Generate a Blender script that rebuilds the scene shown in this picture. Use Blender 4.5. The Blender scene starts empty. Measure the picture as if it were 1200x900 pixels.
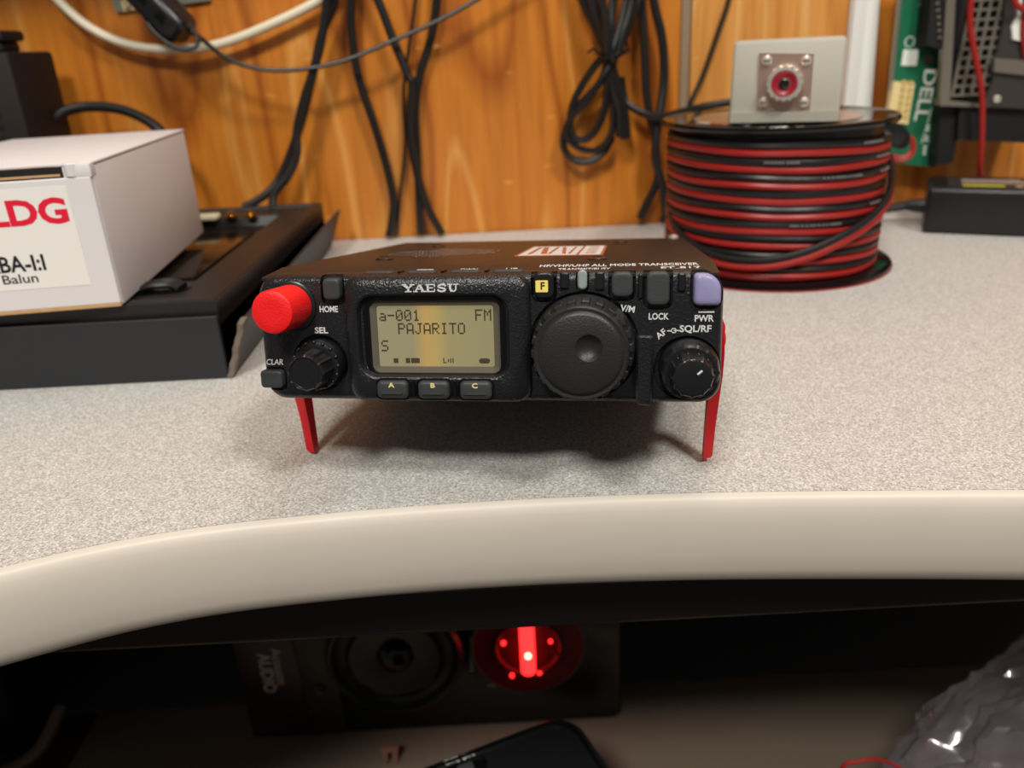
import bpy, bmesh, math, random
from math import sin, cos, pi, radians, tan
from mathutils import Vector, Matrix, noise
random.seed(7)
S = 0.001                       # everything below is written in millimetres
SC = bpy.context.scene
COL = SC.collection

# ------------------------------------------------------------------ camera
FPX, PITCH, ROLL, CH = 946.96, 0.39661, -0.05347, 128.15
_f = Vector((0, cos(PITCH), -sin(PITCH))); _u = Vector((0, sin(PITCH), cos(PITCH))); _r = Vector((1, 0, 0))
_R = cos(ROLL)*_r + sin(ROLL)*_u
_U = -sin(ROLL)*_r + cos(ROLL)*_u
cd = bpy.data.cameras.new('camera'); cam = bpy.data.objects.new('camera', cd); COL.objects.link(cam)
cam.matrix_world = Matrix((( _R.x, _U.x, -_f.x, 0), (_R.y, _U.y, -_f.y, 0), (_R.z, _U.z, -_f.z, CH*S), (0, 0, 0, 1)))
cd.sensor_fit = 'HORIZONTAL'; cd.sensor_width = 36; cd.lens = FPX/1200*36
cd.clip_start = 0.01; cd.clip_end = 20
cd.dof.use_dof = True; cd.dof.focus_distance = 0.238; cd.dof.aperture_fstop = 12.0
SC.camera = cam

# ------------------------------------------------------------------ light
SC.view_settings.view_transform = 'Standard'; SC.view_settings.look = 'None'
SC.view_settings.gamma = 1; SC.view_settings.use_curve_mapping = False
SC.view_settings.exposure = -0.13
w = bpy.data.worlds.new('world'); SC.world = w; w.use_nodes = True
w.node_tree.nodes['Background'].inputs[0].default_value = (1.0, 0.96, 0.90, 1)
w.node_tree.nodes['Background'].inputs[1].default_value = 0.125
def area(name, loc, target, sx, sy, power, col):
    l = bpy.data.lights.new(name, 'AREA'); l.shape = 'RECTANGLE'; l.size = sx*S; l.size_y = sy*S
    l.energy = power; l.color = col
    o = bpy.data.objects.new(name, l); COL.objects.link(o); o.location = Vector(loc)*S
    o.rotation_euler = (Vector(target)-Vector(loc)).to_track_quat('-Z', 'Y').to_euler()
area('ceiling_lamp', (-330, -780, 1250), (60, 400, 0), 270, 200, 18.5, (1.0, 0.965, 0.88))
area('ceiling_lamp', (560, -560, 1300), (120, 400, 0), 270, 200, 16.5, (1.0, 0.965, 0.88))
area('ceiling_lamp', (160, 350, 1300), (130, 380, 0), 600, 200, 5.0, (1.0, 0.965, 0.89))

# ------------------------------------------------------------------ placing helpers
def ray(px, py): return _R*((px-600)/FPX) - _U*((py-450)/FPX) + _f
def at(px, py, Y):              # point on the vertical plane at depth Y
    d = ray(px, py); k = Y/d.y; return Vector((d.x*k, Y, CH+d.z*k))
def atz(px, py, z=0.0):         # point on the horizontal plane at height z
    d = ray(px, py); k = (z-CH)/d.z; return Vector((d.x*k, d.y*k, z))

# ------------------------------------------------------------------ materials
def srgb(r, g, b):
    f = lambda c: (c/255/12.92) if c/255 <= .04045 else ((c/255+.055)/1.055)**2.4
    return (f(r), f(g), f(b), 1)
def mat(name, col, rough=.5, metal=0, bump=0, bscale=800, coat=0, emis=None, estr=0, spec=.5, var=0, vscale=60, trans=0, ior=1.45):
    m = bpy.data.materials.new(name); m.use_nodes = True; nt = m.node_tree; b = nt.nodes['Principled BSDF']
    b.inputs['Base Color'].default_value = col; b.inputs['Roughness'].default_value = rough
    b.inputs['Metallic'].default_value = metal; b.inputs['Coat Weight'].default_value = coat
    b.inputs['Specular IOR Level'].default_value = spec
    b.inputs['Transmission Weight'].default_value = trans; b.inputs['IOR'].default_value = ior
    tc = nt.nodes.new('ShaderNodeTexCoord')
    if emis: b.inputs['Emission Color'].default_value = emis; b.inputs['Emission Strength'].default_value = estr
    if bump:
        n = nt.nodes.new('ShaderNodeTexNoise'); n.inputs['Scale'].default_value = bscale; n.inputs['Detail'].default_value = 2
        bp = nt.nodes.new('ShaderNodeBump'); bp.inputs['Strength'].default_value = bump; bp.inputs['Distance'].default_value = .0003
        nt.links.new(tc.outputs['Object'], n.inputs['Vector']); nt.links.new(n.outputs['Fac'], bp.inputs['Height'])
        nt.links.new(bp.outputs['Normal'], b.inputs['Normal'])
    if var:
        n = nt.nodes.new('ShaderNodeTexNoise'); n.inputs['Scale'].default_value = vscale; n.inputs['Detail'].default_value = 4
        mx = nt.nodes.new('ShaderNodeMix'); mx.data_type = 'RGBA'
        mx.inputs['A'].default_value = [c*(1-var) for c in col[:3]]+[1]; mx.inputs['B'].default_value = [min(1, c*(1+var)) for c in col[:3]]+[1]
        nt.links.new(tc.outputs['Object'], n.inputs['Vector']); nt.links.new(n.outputs['Fac'], mx.inputs['Factor'])
        nt.links.new(mx.outputs['Result'], b.inputs['Base Color'])
    return m

def plywood(name, base, dark, light, gx):
    m = bpy.data.materials.new(name); m.use_nodes = True; nt = m.node_tree; b = nt.nodes['Principled BSDF']
    N = nt.nodes.new; L = nt.links.new
    tc = N('ShaderNodeTexCoord'); mp = N('ShaderNodeMapping'); mp.inputs['Scale'].default_value = (1, 1, .16); mp.inputs['Location'].default_value = (gx, 0, gx)
    L(tc.outputs['Object'], mp.inputs['Vector'])
    big = N('ShaderNodeTexNoise'); big.inputs['Scale'].default_value = 9; big.inputs['Detail'].default_value = 2; L(mp.outputs[0], big.inputs['Vector'])
    # flame figure: bands of a stretched noise field
    mul = N('ShaderNodeMath'); mul.operation = 'MULTIPLY'; mul.inputs[1].default_value = 13; L(big.outputs['Fac'], mul.inputs[0])
    sn = N('ShaderNodeMath'); sn.operation = 'PINGPONG'; sn.inputs[1].default_value = 1.0; L(mul.outputs[0], sn.inputs[0])
    mp2 = N('ShaderNodeMapping'); mp2.inputs['Scale'].default_value = (1, 1, .05); L(tc.outputs['Object'], mp2.inputs['Vector'])
    fine = N('ShaderNodeTexNoise'); fine.inputs['Scale'].default_value = 190; fine.inputs['Detail'].default_value = 4; L(mp2.outputs[0], fine.inputs['Vector'])
    r1 = N('ShaderNodeValToRGB'); r1.color_ramp.elements[0].color = dark; r1.color_ramp.elements[0].position = 0.0
    r1.color_ramp.elements[1].color = light; r1.color_ramp.elements[1].position = 1.0
    e = r1.color_ramp.elements.new(.3); e.color = base; e = r1.color_ramp.elements.new(.8); e.color = base
    L(sn.outputs[0], r1.inputs['Fac'])
    mx = N('ShaderNodeMix'); mx.data_type = 'RGBA'; mx.blend_type = 'MULTIPLY'; mx.inputs['Factor'].default_value = .55
    r2 = N('ShaderNodeValToRGB'); r2.color_ramp.elements[0].position = .3; r2.color_ramp.elements[0].color = (.62, .5, .38, 1)
    r2.color_ramp.elements[1].position = .6; r2.color_ramp.elements[1].color = (1, 1, 1, 1)
    L(fine.outputs['Fac'], r2.inputs['Fac']); L(r1.outputs['Color'], mx.inputs['A']); L(r2.outputs['Color'], mx.inputs['B'])
    # pale scuffs lying across the grain
    mp3 = N('ShaderNodeMapping'); mp3.inputs['Scale'].default_value = (1, 1, 3.2); L(tc.outputs['Object'], mp3.inputs['Vector'])
    sc = N('ShaderNodeTexNoise'); sc.inputs['Scale'].default_value = 42; sc.inputs['Detail'].default_value = 3; L(mp3.outputs[0], sc.inputs['Vector'])
    r3 = N('ShaderNodeValToRGB'); r3.color_ramp.elements[0].position = .70; r3.color_ramp.elements[1].position = .76
    L(sc.outputs['Fac'], r3.inputs['Fac'])
    mx2 = N('ShaderNodeMix'); mx2.data_type = 'RGBA'; L(r3.outputs['Color'], mx2.inputs['Factor']); L(mx.outputs['Result'], mx2.inputs['A'])
    mx2.inputs['B'].default_value = light
    L(mx2.outputs['Result'], b.inputs['Base Color']); b.inputs['Roughness'].default_value = .42
    return m

def laminate():
    m = bpy.data.materials.new('speckled_laminate'); m.use_nodes = True; nt = m.node_tree; b = nt.nodes['Principled BSDF']
    N = nt.nodes.new; L = nt.links.new; tc = N('ShaderNodeTexCoord')
    n = N('ShaderNodeTexNoise'); n.inputs['Scale'].default_value = 1500; n.inputs['Detail'].default_value = 2.5; n.inputs['Roughness'].default_value = .7
    L(tc.outputs['Object'], n.inputs['Vector'])
    r = N('ShaderNodeValToRGB'); c = r.color_ramp
    c.elements[0].position = .36; c.elements[0].color = srgb(146, 141, 138); c.elements[1].position = .66; c.elements[1].color = srgb(228, 226, 223)
    e = c.elements.new(.46); e.color = srgb(182, 178, 174); e = c.elements.new(.55); e.color = srgb(200, 197, 193)
    L(n.outputs['Fac'], r.inputs['Fac']); L(r.outputs['Color'], b.inputs['Base Color']); b.inputs['Roughness'].default_value = .45
    bp = N('ShaderNodeBump'); bp.inputs['Strength'].default_value = .15; bp.inputs['Distance'].default_value = .0002
    L(n.outputs['Fac'], bp.inputs['Height']); L(bp.outputs['Normal'], b.inputs['Normal'])
    return m

M = {}
M['ply'] = plywood('orange_plywood', srgb(208, 127, 40), srgb(166, 88, 22), srgb(226, 158, 76), 0)
M['ply2'] = plywood('pale_plywood', srgb(224, 156, 78), srgb(208, 136, 60), srgb(234, 178, 108), 3.3)
M['lam'] = laminate()
M['edge'] = mat('beige_edge_band', srgb(203, 193, 181), .42, var=.03)
M['blackrail'] = mat('black_rail', srgb(17, 17, 18), .35)
M['shelf'] = mat('beige_lower_shelf', srgb(134, 119, 104), .6, var=.06, vscale=12)
M['darkboard'] = mat('dark_board', srgb(74, 72, 72), .6)
M['brownboard'] = mat('brown_board', srgb(70, 52, 42), .6)
M['white'] = mat('white_painted', srgb(232, 230, 226), .5)
M['seam'] = mat('grey_seam', srgb(150, 128, 104), .6)
M['cable'] = mat('black_cable', srgb(24, 23, 23), .38)
M['cream'] = mat('cream_cable', srgb(225, 215, 190), .4)
M['plastic'] = mat('black_textured_plastic', srgb(27, 27, 30), .30, bump=.7, bscale=1500)
M['smooth'] = mat('black_smooth_plastic', srgb(24, 24, 26), .3)
M['gloss'] = mat('black_gloss', srgb(10, 10, 11), .15)
M['knob'] = mat('black_knob_plastic', srgb(34, 34, 35), .42, bump=.3, bscale=1800)
M['rubber'] = mat('grey_black_button_rubber', srgb(52, 54, 56), .5, bump=.2, bscale=2000)
M['metalblk'] = mat('black_painted_metal', srgb(34, 29, 27), .38, bump=.25, bscale=2500)
M['screw'] = mat('dark_steel_screw', srgb(90, 85, 80), .3, metal=1)
M['red'] = mat('red_printed_plastic', srgb(232, 22, 26), .45, bump=.5, bscale=1600)
M['redsm'] = mat('red_printed_leg', srgb(214, 20, 26), .42)
M['print'] = mat('white_print', srgb(205, 205, 205), .5)
M['gold'] = mat('gold_print', srgb(222, 200, 140), .5)
M['yellow'] = mat('yellow_key_face', srgb(236, 212, 110), .5)
M['ink'] = mat('dark_ink', srgb(18, 18, 20), .5)
M['purple'] = mat('lavender_key', srgb(142, 136, 176), .35)
M['led'] = mat('clear_led_lens', srgb(140, 148, 150), .2)
M['segment'] = mat('lcd_segment', srgb(70, 62, 46), .4)
M['card'] = mat('white_card', srgb(214, 209, 210), .6, var=.02)
M['kraft'] = mat('kraft_card', srgb(190, 150, 105), .8, var=.2, vscale=300)
M['label'] = mat('label_paper', srgb(228, 224, 220), .45)
M['logored'] = mat('logo_red', srgb(216, 20, 52), .5)
M['blkcard'] = mat('black_card', srgb(36, 37, 41), .5, bump=.1)
M['blkcard2'] = mat('black_card_insert', srgb(26, 25, 26), .4)
M['torn'] = mat('torn_grey_card', srgb(110, 98, 88), .9, var=.3, vscale=400)
M['brass'] = mat('brass', srgb(215, 170, 80), .2, metal=1)
M['nickel'] = mat('nickel', srgb(236, 228, 218), .28, metal=.75)
M['plate'] = mat('copper_nickel_plate', srgb(214, 182, 164), .3, metal=.8)
M['greybox'] = mat('grey_abs', srgb(168, 163, 150), .48)
M['redins'] = mat('red_insulator', srgb(150, 28, 42), .35)
M['wirered'] = mat('red_wire_jacket', srgb(152, 30, 26), .38, var=.15, vscale=50)
M['wireblk'] = mat('black_wire_jacket', srgb(20, 19, 20), .36)
M['flange'] = mat('black_glossy_flange', srgb(14, 14, 15), .08)
M['pcb'] = mat('green_pcb', srgb(24, 100, 70), .4, var=.08, vscale=80)
M['pcbw'] = mat('silkscreen', srgb(225, 230, 220), .5)
M['conncream'] = mat('cream_connector', srgb(228, 208, 150), .5)
M['cage'] = mat('grey_steel', srgb(150, 142, 130), .38, metal=.75)
M['darksteel'] = mat('dark_steel', srgb(74, 70, 68), .4, metal=.5)
M['black'] = mat('black_matte', srgb(16, 15, 16), .6)
M['brick'] = mat('black_brick_plastic', srgb(22, 22, 24), .35)
M['brownbox'] = mat('dark_brown_case', srgb(24, 13, 10), .7)
M['maroon'] = mat('dark_maroon', srgb(34, 12, 18), .3)
M['olive'] = mat('dark_olive', srgb(34, 32, 22), .4)
M['cone'] = mat('woofer_cone', srgb(30, 29, 28), .3)
M['redcone'] = mat('red_dish', srgb(84, 7, 10), .3)
M['glowred'] = mat('red_lamp', srgb(255, 30, 30), .3, emis=(1, .02, .02, 1), estr=3.5)
M['glowhot'] = mat('red_lamp_core', srgb(255, 160, 90), .3, emis=(1, .28, .14, 1), estr=12)
M['plaque'] = mat('grey_green_plaque', srgb(120, 124, 112), .5)
M['hose'] = mat('clear_hose', srgb(95, 80, 66), .3)
# backlit screen: the lamp inside lights its middle most
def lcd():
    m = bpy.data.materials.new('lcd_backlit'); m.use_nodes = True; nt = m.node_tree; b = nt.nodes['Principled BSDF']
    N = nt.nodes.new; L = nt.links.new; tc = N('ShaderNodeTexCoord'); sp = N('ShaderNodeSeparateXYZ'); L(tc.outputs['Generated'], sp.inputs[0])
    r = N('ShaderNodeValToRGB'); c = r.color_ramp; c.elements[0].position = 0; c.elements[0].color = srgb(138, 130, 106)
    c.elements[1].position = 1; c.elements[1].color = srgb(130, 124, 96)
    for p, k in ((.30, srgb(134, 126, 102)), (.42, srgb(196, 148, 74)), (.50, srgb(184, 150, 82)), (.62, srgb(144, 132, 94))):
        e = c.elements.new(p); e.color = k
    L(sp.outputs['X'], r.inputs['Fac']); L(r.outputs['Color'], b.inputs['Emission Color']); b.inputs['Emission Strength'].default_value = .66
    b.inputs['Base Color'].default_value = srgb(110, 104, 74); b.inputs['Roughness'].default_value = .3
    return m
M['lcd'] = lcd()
def film():
    m = bpy.data.materials.new('clear_film'); m.use_nodes = True; nt = m.node_tree; N = nt.nodes.new; L = nt.links.new
    out = nt.nodes['Material Output']; b = nt.nodes['Principled BSDF']; b.inputs['Base Color'].default_value = srgb(170, 158, 170); b.inputs['Metallic'].default_value = .3; b.inputs['Coat Weight'].default_value = 1.0; b.inputs['Coat IOR'].default_value = 1.9
    b.inputs['Roughness'].default_value = .2; b.inputs['Specular IOR Level'].default_value = 1.0
    t = N('ShaderNodeBsdfTransparent'); mx = N('ShaderNodeMixShader'); lw = N('ShaderNodeLayerWeight'); lw.inputs['Blend'].default_value = .35
    mr = N('ShaderNodeMapRange'); mr.inputs['To Min'].default_value = .22; mr.inputs['To Max'].default_value = .6
    L(lw.outputs['Facing'], mr.inputs['Value']); L(mr.outputs[0], mx.inputs[0]); L(t.outputs[0], mx.inputs[1]); L(b.outputs[0], mx.inputs[2]); L(mx.outputs[0], out.inputs['Surface'])
    return m
M['film'] = film()

# ------------------------------------------------------------------ building helpers
def tag(o, label=None, cat=None, group=None, kind=None):
    if label: o['label'] = label
    if cat: o['category'] = cat
    if group: o['group'] = group
    if kind: o['kind'] = kind
    return o
def thing(name, label, cat, loc=(0, 0, 0), rot=(0, 0, 0), group=None):
    o = bpy.data.objects.new(name, None); o.empty_display_size = .01; COL.objects.link(o)
    o.location = Vector(loc)*S; o.rotation_euler = rot
    return tag(o, label, cat, group)
def finish(bm, ang=.6):
    bmesh.ops.remove_doubles(bm, verts=bm.verts, dist=1e-4)
    bmesh.ops.recalc_face_normals(bm, faces=bm.faces)
    for f in bm.faces: f.smooth = True
    for e in bm.edges:
        if len(e.link_faces) == 2:
            try:
                if e.calc_face_angle() > ang: e.smooth = False
            except Exception: pass
def obj(name, bm, m, parent=None, org=None, ang=.6, clean=True):
    """org: millimetre point taken off every vertex (parts of a thing whose root stands there);
       a top-level mesh is recentred on its own base."""
    if clean: finish(bm, ang)
    c = Vector((0, 0, 0))
    if org is not None: c = Vector(org)
    elif parent is None:
        xs = [v.co.x for v in bm.verts]; ys = [v.co.y for v in bm.verts]; zs = [v.co.z for v in bm.verts]
        c = Vector(((min(xs)+max(xs))/2, (min(ys)+max(ys))/2, min(zs)))
    for v in bm.verts: v.co = (v.co-c)*S
    me = bpy.data.meshes.new(name); bm.to_mesh(me); bm.free(); me.materials.append(m)
    o = bpy.data.objects.new(name, me); COL.objects.link(o)
    if parent is None: o.location = c*S
    else: o.parent = parent
    return o
def BM(): return bmesh.new()
def box(bm, x0, x1, y0, y1, z0, z1, bev=0, seg=2, mtx=None):
    vs = [bm.verts.new((x, y, z)) for x in (x0, x1) for y in (y0, y1) for z in (z0, z1)]
    fs = [(0, 1, 3, 2), (4, 6, 7, 5), (0, 4, 5, 1), (2, 3, 7, 6), (0, 2, 6, 4), (1, 5, 7, 3)]
    nf = [bm.faces.new([vs[i] for i in f]) for f in fs]
    if bev:
        es = list({e for f in nf for e in f.edges})
        r = bmesh.ops.bevel(bm, geom=es, offset=bev, segments=seg, affect='EDGES', profile=.5)
        vs = list({v for f in r['faces'] for v in f.verts} | {v for v in vs if v.is_valid})
    if mtx is not None:
        for v in vs:
            if v.is_valid: v.co = mtx @ v.co
    return bm
def BX(*a, **k): return box(BM(), *a, **k)
def loft(bm, loops, cap0=True, cap1=True, closed=True):
    rows = [[bm.verts.new(p) for p in lp] for lp in loops]; n = len(rows[0])
    for a, b in zip(rows, rows[1:]):
        for i in range(n if closed else n-1):
            j = (i+1) % n
            bm.faces.new((a[i], a[j], b[j], b[i]))
    if cap0: bm.faces.new(rows[0][::-1])
    if cap1: bm.faces.new(rows[-1])
    return bm
def rr(cx, cz, w, h, r, y, n=5, ax='y'):
    """rounded rectangle in the x-z plane at y (ax='z': x-y plane at height y)"""
    pts = []; r = min(r, w/2-.01, h/2-.01)
    for k, (sx, sz) in enumerate(((1, 1), (-1, 1), (-1, -1), (1, -1))):
        for i in range(n+1):
            a = k*pi/2 + i/n*pi/2
            x = cx+sx*(w/2-r)+r*cos(a); z = cz+sz*(h/2-r)+r*sin(a)
            pts.append((x, y, z) if ax == 'y' else (x, z, y))
    return pts
def ring(c, r, n, axis='z', mod=None, ph=0):
    out = []
    for i in range(n):
        a = 2*pi*i/n+ph; q = r*(mod(a) if mod else 1)
        if axis == 'z': out.append((c[0]+q*cos(a), c[1]+q*sin(a), c[2]))
        elif axis == 'y': out.append((c[0]+q*cos(a), c[1], c[2]+q*sin(a)))
        else: out.append((c[0], c[1]+q*cos(a), c[2]+q*sin(a)))
    return out
def lathe(bm, c, prof, n=40, axis='y', mod=None, cap0=True, cap1=True):
    """prof: (offset along axis, radius, use_mod)"""
    loops = []
    for p in prof:
        d, r = p[0], p[1]; mm = mod if (len(p) > 2 and p[2]) else None
        cc = list(c); cc['xyz'.index(axis)] += d
        loops.append(ring(cc, max(r, .01), n, axis, mm))
    return loft(bm, loops, cap0, cap1)
def spline(pts, k=6):
    pts = [Vector(p) for p in pts]; out = []
    P = [pts[0]*2-pts[1]]+pts+[pts[-1]*2-pts[-2]]
    for i in range(1, len(P)-2):
        a, b, c, d = P[i-1:i+3]
        for j in range(k):
            t = j/k
            out.append(.5*((2*b)+(c-a)*t+(2*a-5*b+4*c-d)*t*t+(-a+3*b-3*c+d)*t**3))
    out.append(pts[-1]); return out
def tube(bm, pts, r, n=10, flat=1.0, fl_dir=None):
    pts = [Vector(p) for p in pts]; rows = []
    t0 = (pts[1]-pts[0]).normalized(); up = Vector((0, 1, 0))
    if abs(t0.dot(up)) > .9: up = Vector((1, 0, 0))
    nrm = (up-t0*up.dot(t0)).normalized()
    for i, p in enumerate(pts):
        t = (pts[min(i+1, len(pts)-1)]-pts[max(i-1, 0)]).normalized()
        nrm = (nrm-t*nrm.dot(t)).normalized(); bn = t.cross(nrm)
        rows.append([tuple(p+nrm*r*flat*cos(2*pi*k/n)+bn*r*sin(2*pi*k/n)) for k in range(n)])
    return loft(bm, rows)
def px_cable(path, r, k=6, n=10):
    """path of (px, py, depth)"""
    return tube(BM(), spline([at(*p) for p in path], k), r, n)
def grow(bm, other):
    me = bpy.data.meshes.new('t'); other.to_mesh(me); other.free(); bm.from_mesh(me); bpy.data.meshes.remove(me); return bm
def boolean(o, cutters):
    for c in cutters:
        m = o.modifiers.new('b', 'BOOLEAN'); m.operation = 'DIFFERENCE'; m.object = c; m.solver = 'EXACT'
    dg = bpy.context.evaluated_depsgraph_get(); me = bpy.data.meshes.new_from_object(o.evaluated_get(dg))
    o.modifiers.clear(); old = o.data; mt = old.materials[0]; o.data = me
    me.materials.clear(); me.materials.append(mt)
    bpy.data.meshes.remove(old)
    for c in cutters: d = c.data; bpy.data.objects.remove(c); bpy.data.meshes.remove(d)
    bm = bmesh.new(); bm.from_mesh(me)
    for f in bm.faces: f.smooth = True
    for e in bm.edges:
        if len(e.link_faces) == 2 and e.calc_face_angle(0) > .6: e.smooth = False
    bm.to_mesh(me); bm.free()
_tc = {}
def text(name, body, size, m, parent, loc, rot=(pi/2, 0, 0), ext=.05, bold=0, sx=1.0, shear=0, spacing=1.0, width=None, align='CENTER'):
    cu = bpy.data.curves.new('txt', 'FONT'); cu.body = body; cu.size = size*S; cu.extrude = ext*S; cu.offset = bold*S
    cu.align_x = align; cu.align_y = 'CENTER'; cu.shear = shear; cu.space_character = spacing; cu.resolution_u = 3
    t = bpy.data.objects.new('txt', cu); COL.objects.link(t)
    dg = bpy.context.evaluated_depsgraph_get(); me = bpy.data.meshes.new_from_object(t.evaluated_get(dg))
    bpy.data.objects.remove(t); bpy.data.curves.remove(cu)
    if width:
        xs = [v.co.x for v in me.vertices]; sx = width*S/(max(xs)-min(xs))
    for v in me.vertices: v.co.x *= sx
    me.materials.clear(); me.materials.append(m)
    o = bpy.data.objects.new(name, me); COL.objects.link(o); o.parent = parent
    o.location = Vector(loc)*S; o.rotation_euler = rot
    return o

# ================================================================== SETTING
WY = 603.0
wall = obj('wall_back', BX(-900, 900, WY+6, WY+20, -620, 900), M['darkboard'], None, org=(0, 0, 0)); tag(wall, kind='structure')
def wall_piece(name, x0, x1, y0, m, label=None, z0=-31, z1=900, bev=.8):
    o = obj(name, BX(x0, x1, y0, WY+6, z0, z1, bev=bev), m, wall, org=(0, 0, 0))
    if label: o['label'] = label
    return o
wall_piece('plywood_panel', -900, 128.6, WY, M['ply'])
wall_piece('plywood_panel', 136.2, 246, WY, M['ply2'], 'paler plywood panel')
wall_piece('plywood_panel', 247, 900, WY, M['ply'])
wall_piece('seam_strip', 129.2, 135.6, WY+.8, M['seam'], 'grey brown seam strip')
# the white board leans a touch, like the photograph's
bt = BM(); a, b = at(947, 0, WY-4), at(1031, 0, WY-4); c, d = at(956, 120, WY-4), at(1021.5, 120, WY-4)
def ext_line(p, q, z): return p+(q-p)*((z-p.z)/(q.z-p.z))
lo = [ext_line(a, c, -30), ext_line(b, d, -30), ext_line(b, d, 600), ext_line(a, c, 600)]
lo[3].x = lo[0].x-3; 
loft(bt, [[(p.x, WY-4, p.z) for p in lo], [(p.x, WY+5, p.z) for p in lo]])
o = obj('white_board', bt, M['white'], wall, org=(0, 0, 0)); o['label'] = 'white painted upright board'
o = obj('board_lip', BX(lo[0].x, lo[0].x+9, WY-6.5, WY-3.5, -30, 600, bev=.8), M['white'], wall, org=(0, 0, 0))

# unseen shelf above the view, added to shade the upper left wall
tag(obj('added_shade_shelf', BX(-900, -150, 500, WY, 250, 266, bev=1), M['ply'], None), kind='structure')

# ---------------------------------------------------------------- desk
desk = thing('desk', 'speckled grey laminate desk with curved beige front edge', 'desk', (0, 213, -33))
DO = (0, 213, -33)
edge = [(-146, 191.7), (-103.3, 205.7), (-53.7, 211.6), (-1.9, 213.4), (49.9, 211.9), (100.1, 208.2), (148.4, 203.6)]
pre = [(-620, -330), (-420, -40), (-300, 92), (-215, 158)]
post = [(200, 197.5), (260, 188), (340, 170), (460, 135), (640, 60)]
ep = [v for v in spline([(x, y, 0) for x, y in pre+edge+post], 8)]
bm = BM()
top = [bm.verts.new((p.x, p.y+1.2, 0)) for p in ep]; back = [bm.verts.new((p.x, 601.5, 0)) for p in ep]
tb = [bm.verts.new((p.x, p.y+1.2, -1.5)) for p in ep]; bb = [bm.verts.new((p.x, 601.5, -1.5)) for p in ep]
for i in range(len(ep)-1):
    bm.faces.new((top[i], top[i+1], back[i+1], back[i])); bm.faces.new((tb[i], bb[i], bb[i+1], tb[i+1]))
    bm.faces.new((top[i], tb[i], tb[i+1], top[i+1])); bm.faces.new((back[i], back[i+1], bb[i+1], bb[i]))
obj('laminate_top', bm, M['lam'], desk, org=DO)
prof = [(1.0, -.05), (.1, -.3), (-1.2, -1.6), (-2.2, -4), (-2.9, -8), (-3.2, -14), (-3.0, -20), (-2.3, -26), (-1.0, -30), (1.2, -32.2), (4.5, -33), (14, -33), (14, -1.6), (1.0, -1.6)]
bm = BM(); rows = []
for i, p in enumerate(ep):
    t = (ep[min(i+1, len(ep)-1)]-ep[max(i-1, 0)]).normalized(); n = Vector((t.y, -t.x, 0))  # towards the sitter
    if n.y > 0: n = -n
    rows.append([tuple(p-n*a+Vector((0, 0, z))) for a, z in prof])
loft(bm, rows); obj('edge_band', bm, M['edge'], desk, org=DO, ang=1.0)
bm = BM(); rows = []
for i, p in enumerate(ep[8:-8]):
    rows.append([(p.x, p.y+14, -1.7), (p.x, p.y+14, -32), (p.x, 601, -32), (p.x, 601, -1.7)])
loft(bm, rows); obj('core_board', bm, M['darkboard'], desk, org=DO)
# straight black rail fixed below the desk
obj('under_rail', BX(-420, 520, 234, 262, -66.5, -33.2, bev=3, seg=3), M['blackrail'], desk, org=DO)
obj('rail_lip', BX(-420, 520, 229, 236, -45, -33.2, bev=2), M['blackrail'], desk, org=DO)

# ---------------------------------------------------------------- lower shelf and what shows beneath
SZ = -311.0
shelf = thing('lower_shelf', 'dull beige shelf board below the desk', 'shelf', (100, 400, SZ-18))
obj('shelf_board', BX(-317, 700, 250, 465, SZ-18, SZ, bev=1), M['shelf'], shelf, org=(100, 400, SZ-18))
tag(obj('trim_1', BX(-900, 900, 466, 608, SZ-18, SZ, bev=1), M['darkboard'], None), kind='structure')
tag(obj('trim_2', BX(-900, -318, 250, 465, SZ-20, SZ-2, bev=1), M['brownboard'], None), kind='structure')
tag(obj('floor', BX(-1200, 1200, -900, 900, -760, -740), M['brownboard'], None), kind='structure')

# speaker cabinet
SX0, SX1, SY = -194, 63.2, 430.0
spk = thing('speaker', 'black loudspeaker cabinet with red glowing driver standing below the desk', 'speaker', (-65, 480, SZ))
so = (-65, 480, SZ)
obj('cabinet', BX(SX0, SX1, SY+4, SY+150, SZ, SZ+140, bev=3), M['black'], spk, org=so)
fz = lambda px, py: at(px, py, SY)
bm = BM(); loft(bm, [rr((SX0+SX1)/2, SZ+71, SX1-SX0, 138, 7, y) for y in (SY+4, SY+.8)]+[rr((SX0+SX1)/2, SZ+71, SX1-SX0-2, 136, 6.5, SY)])
obj('baffle', bm, M['gloss'], spk, org=so)
obj('side_panel', BX(-193, -153, SY-1.6, SY, SZ+3, SZ+136, bev=.7), M['maroon'], spk, org=so)
obj('screw_panel', BX(-153, -128, SY-1.2, SY, SZ+3, SZ+136, bev=.5), M['olive'], spk, org=so)
c = fz(400, 795); bm = BM(); lathe(bm, (c.x-16, SY-1.2, c.z-8), [(0, 5), (-1.4, 5), (-2, 3.6), (-.8, 1.2)], 20)
obj('mounting_screw', bm, M['cone'], spk, org=so)
wc = fz(463, 768)
bm = BM(); lathe(bm, (wc.x, SY-.5, wc.z), [(2, 46), (-3, 46), (-5.5, 44), (-6, 42), (-3, 40), (-5, 37), (-6, 34.5), (-4, 32), (0, 31)], 56)
obj('woofer_surround', bm, M['cone'], spk, org=so)
bm = BM(); lathe(bm, (wc.x, SY-3.5, wc.z), [(-1, 31), (0, 30), (1.5, 20), (2.4, 12.5), (-.8, 11), (-4.5, 7), (-6, .1)], 48, cap0=False)
obj('woofer_cone', bm, M['gloss'], spk, org=so)
rc = fz(619, 757)
bm = BM(); lathe(bm, (rc.x, SY, rc.z), [(0, 38.5), (-2, 38.4), (-2.6, 37.4), (-2, 36.4), (0, 36.3)], 56, cap0=False, cap1=False)
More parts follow.
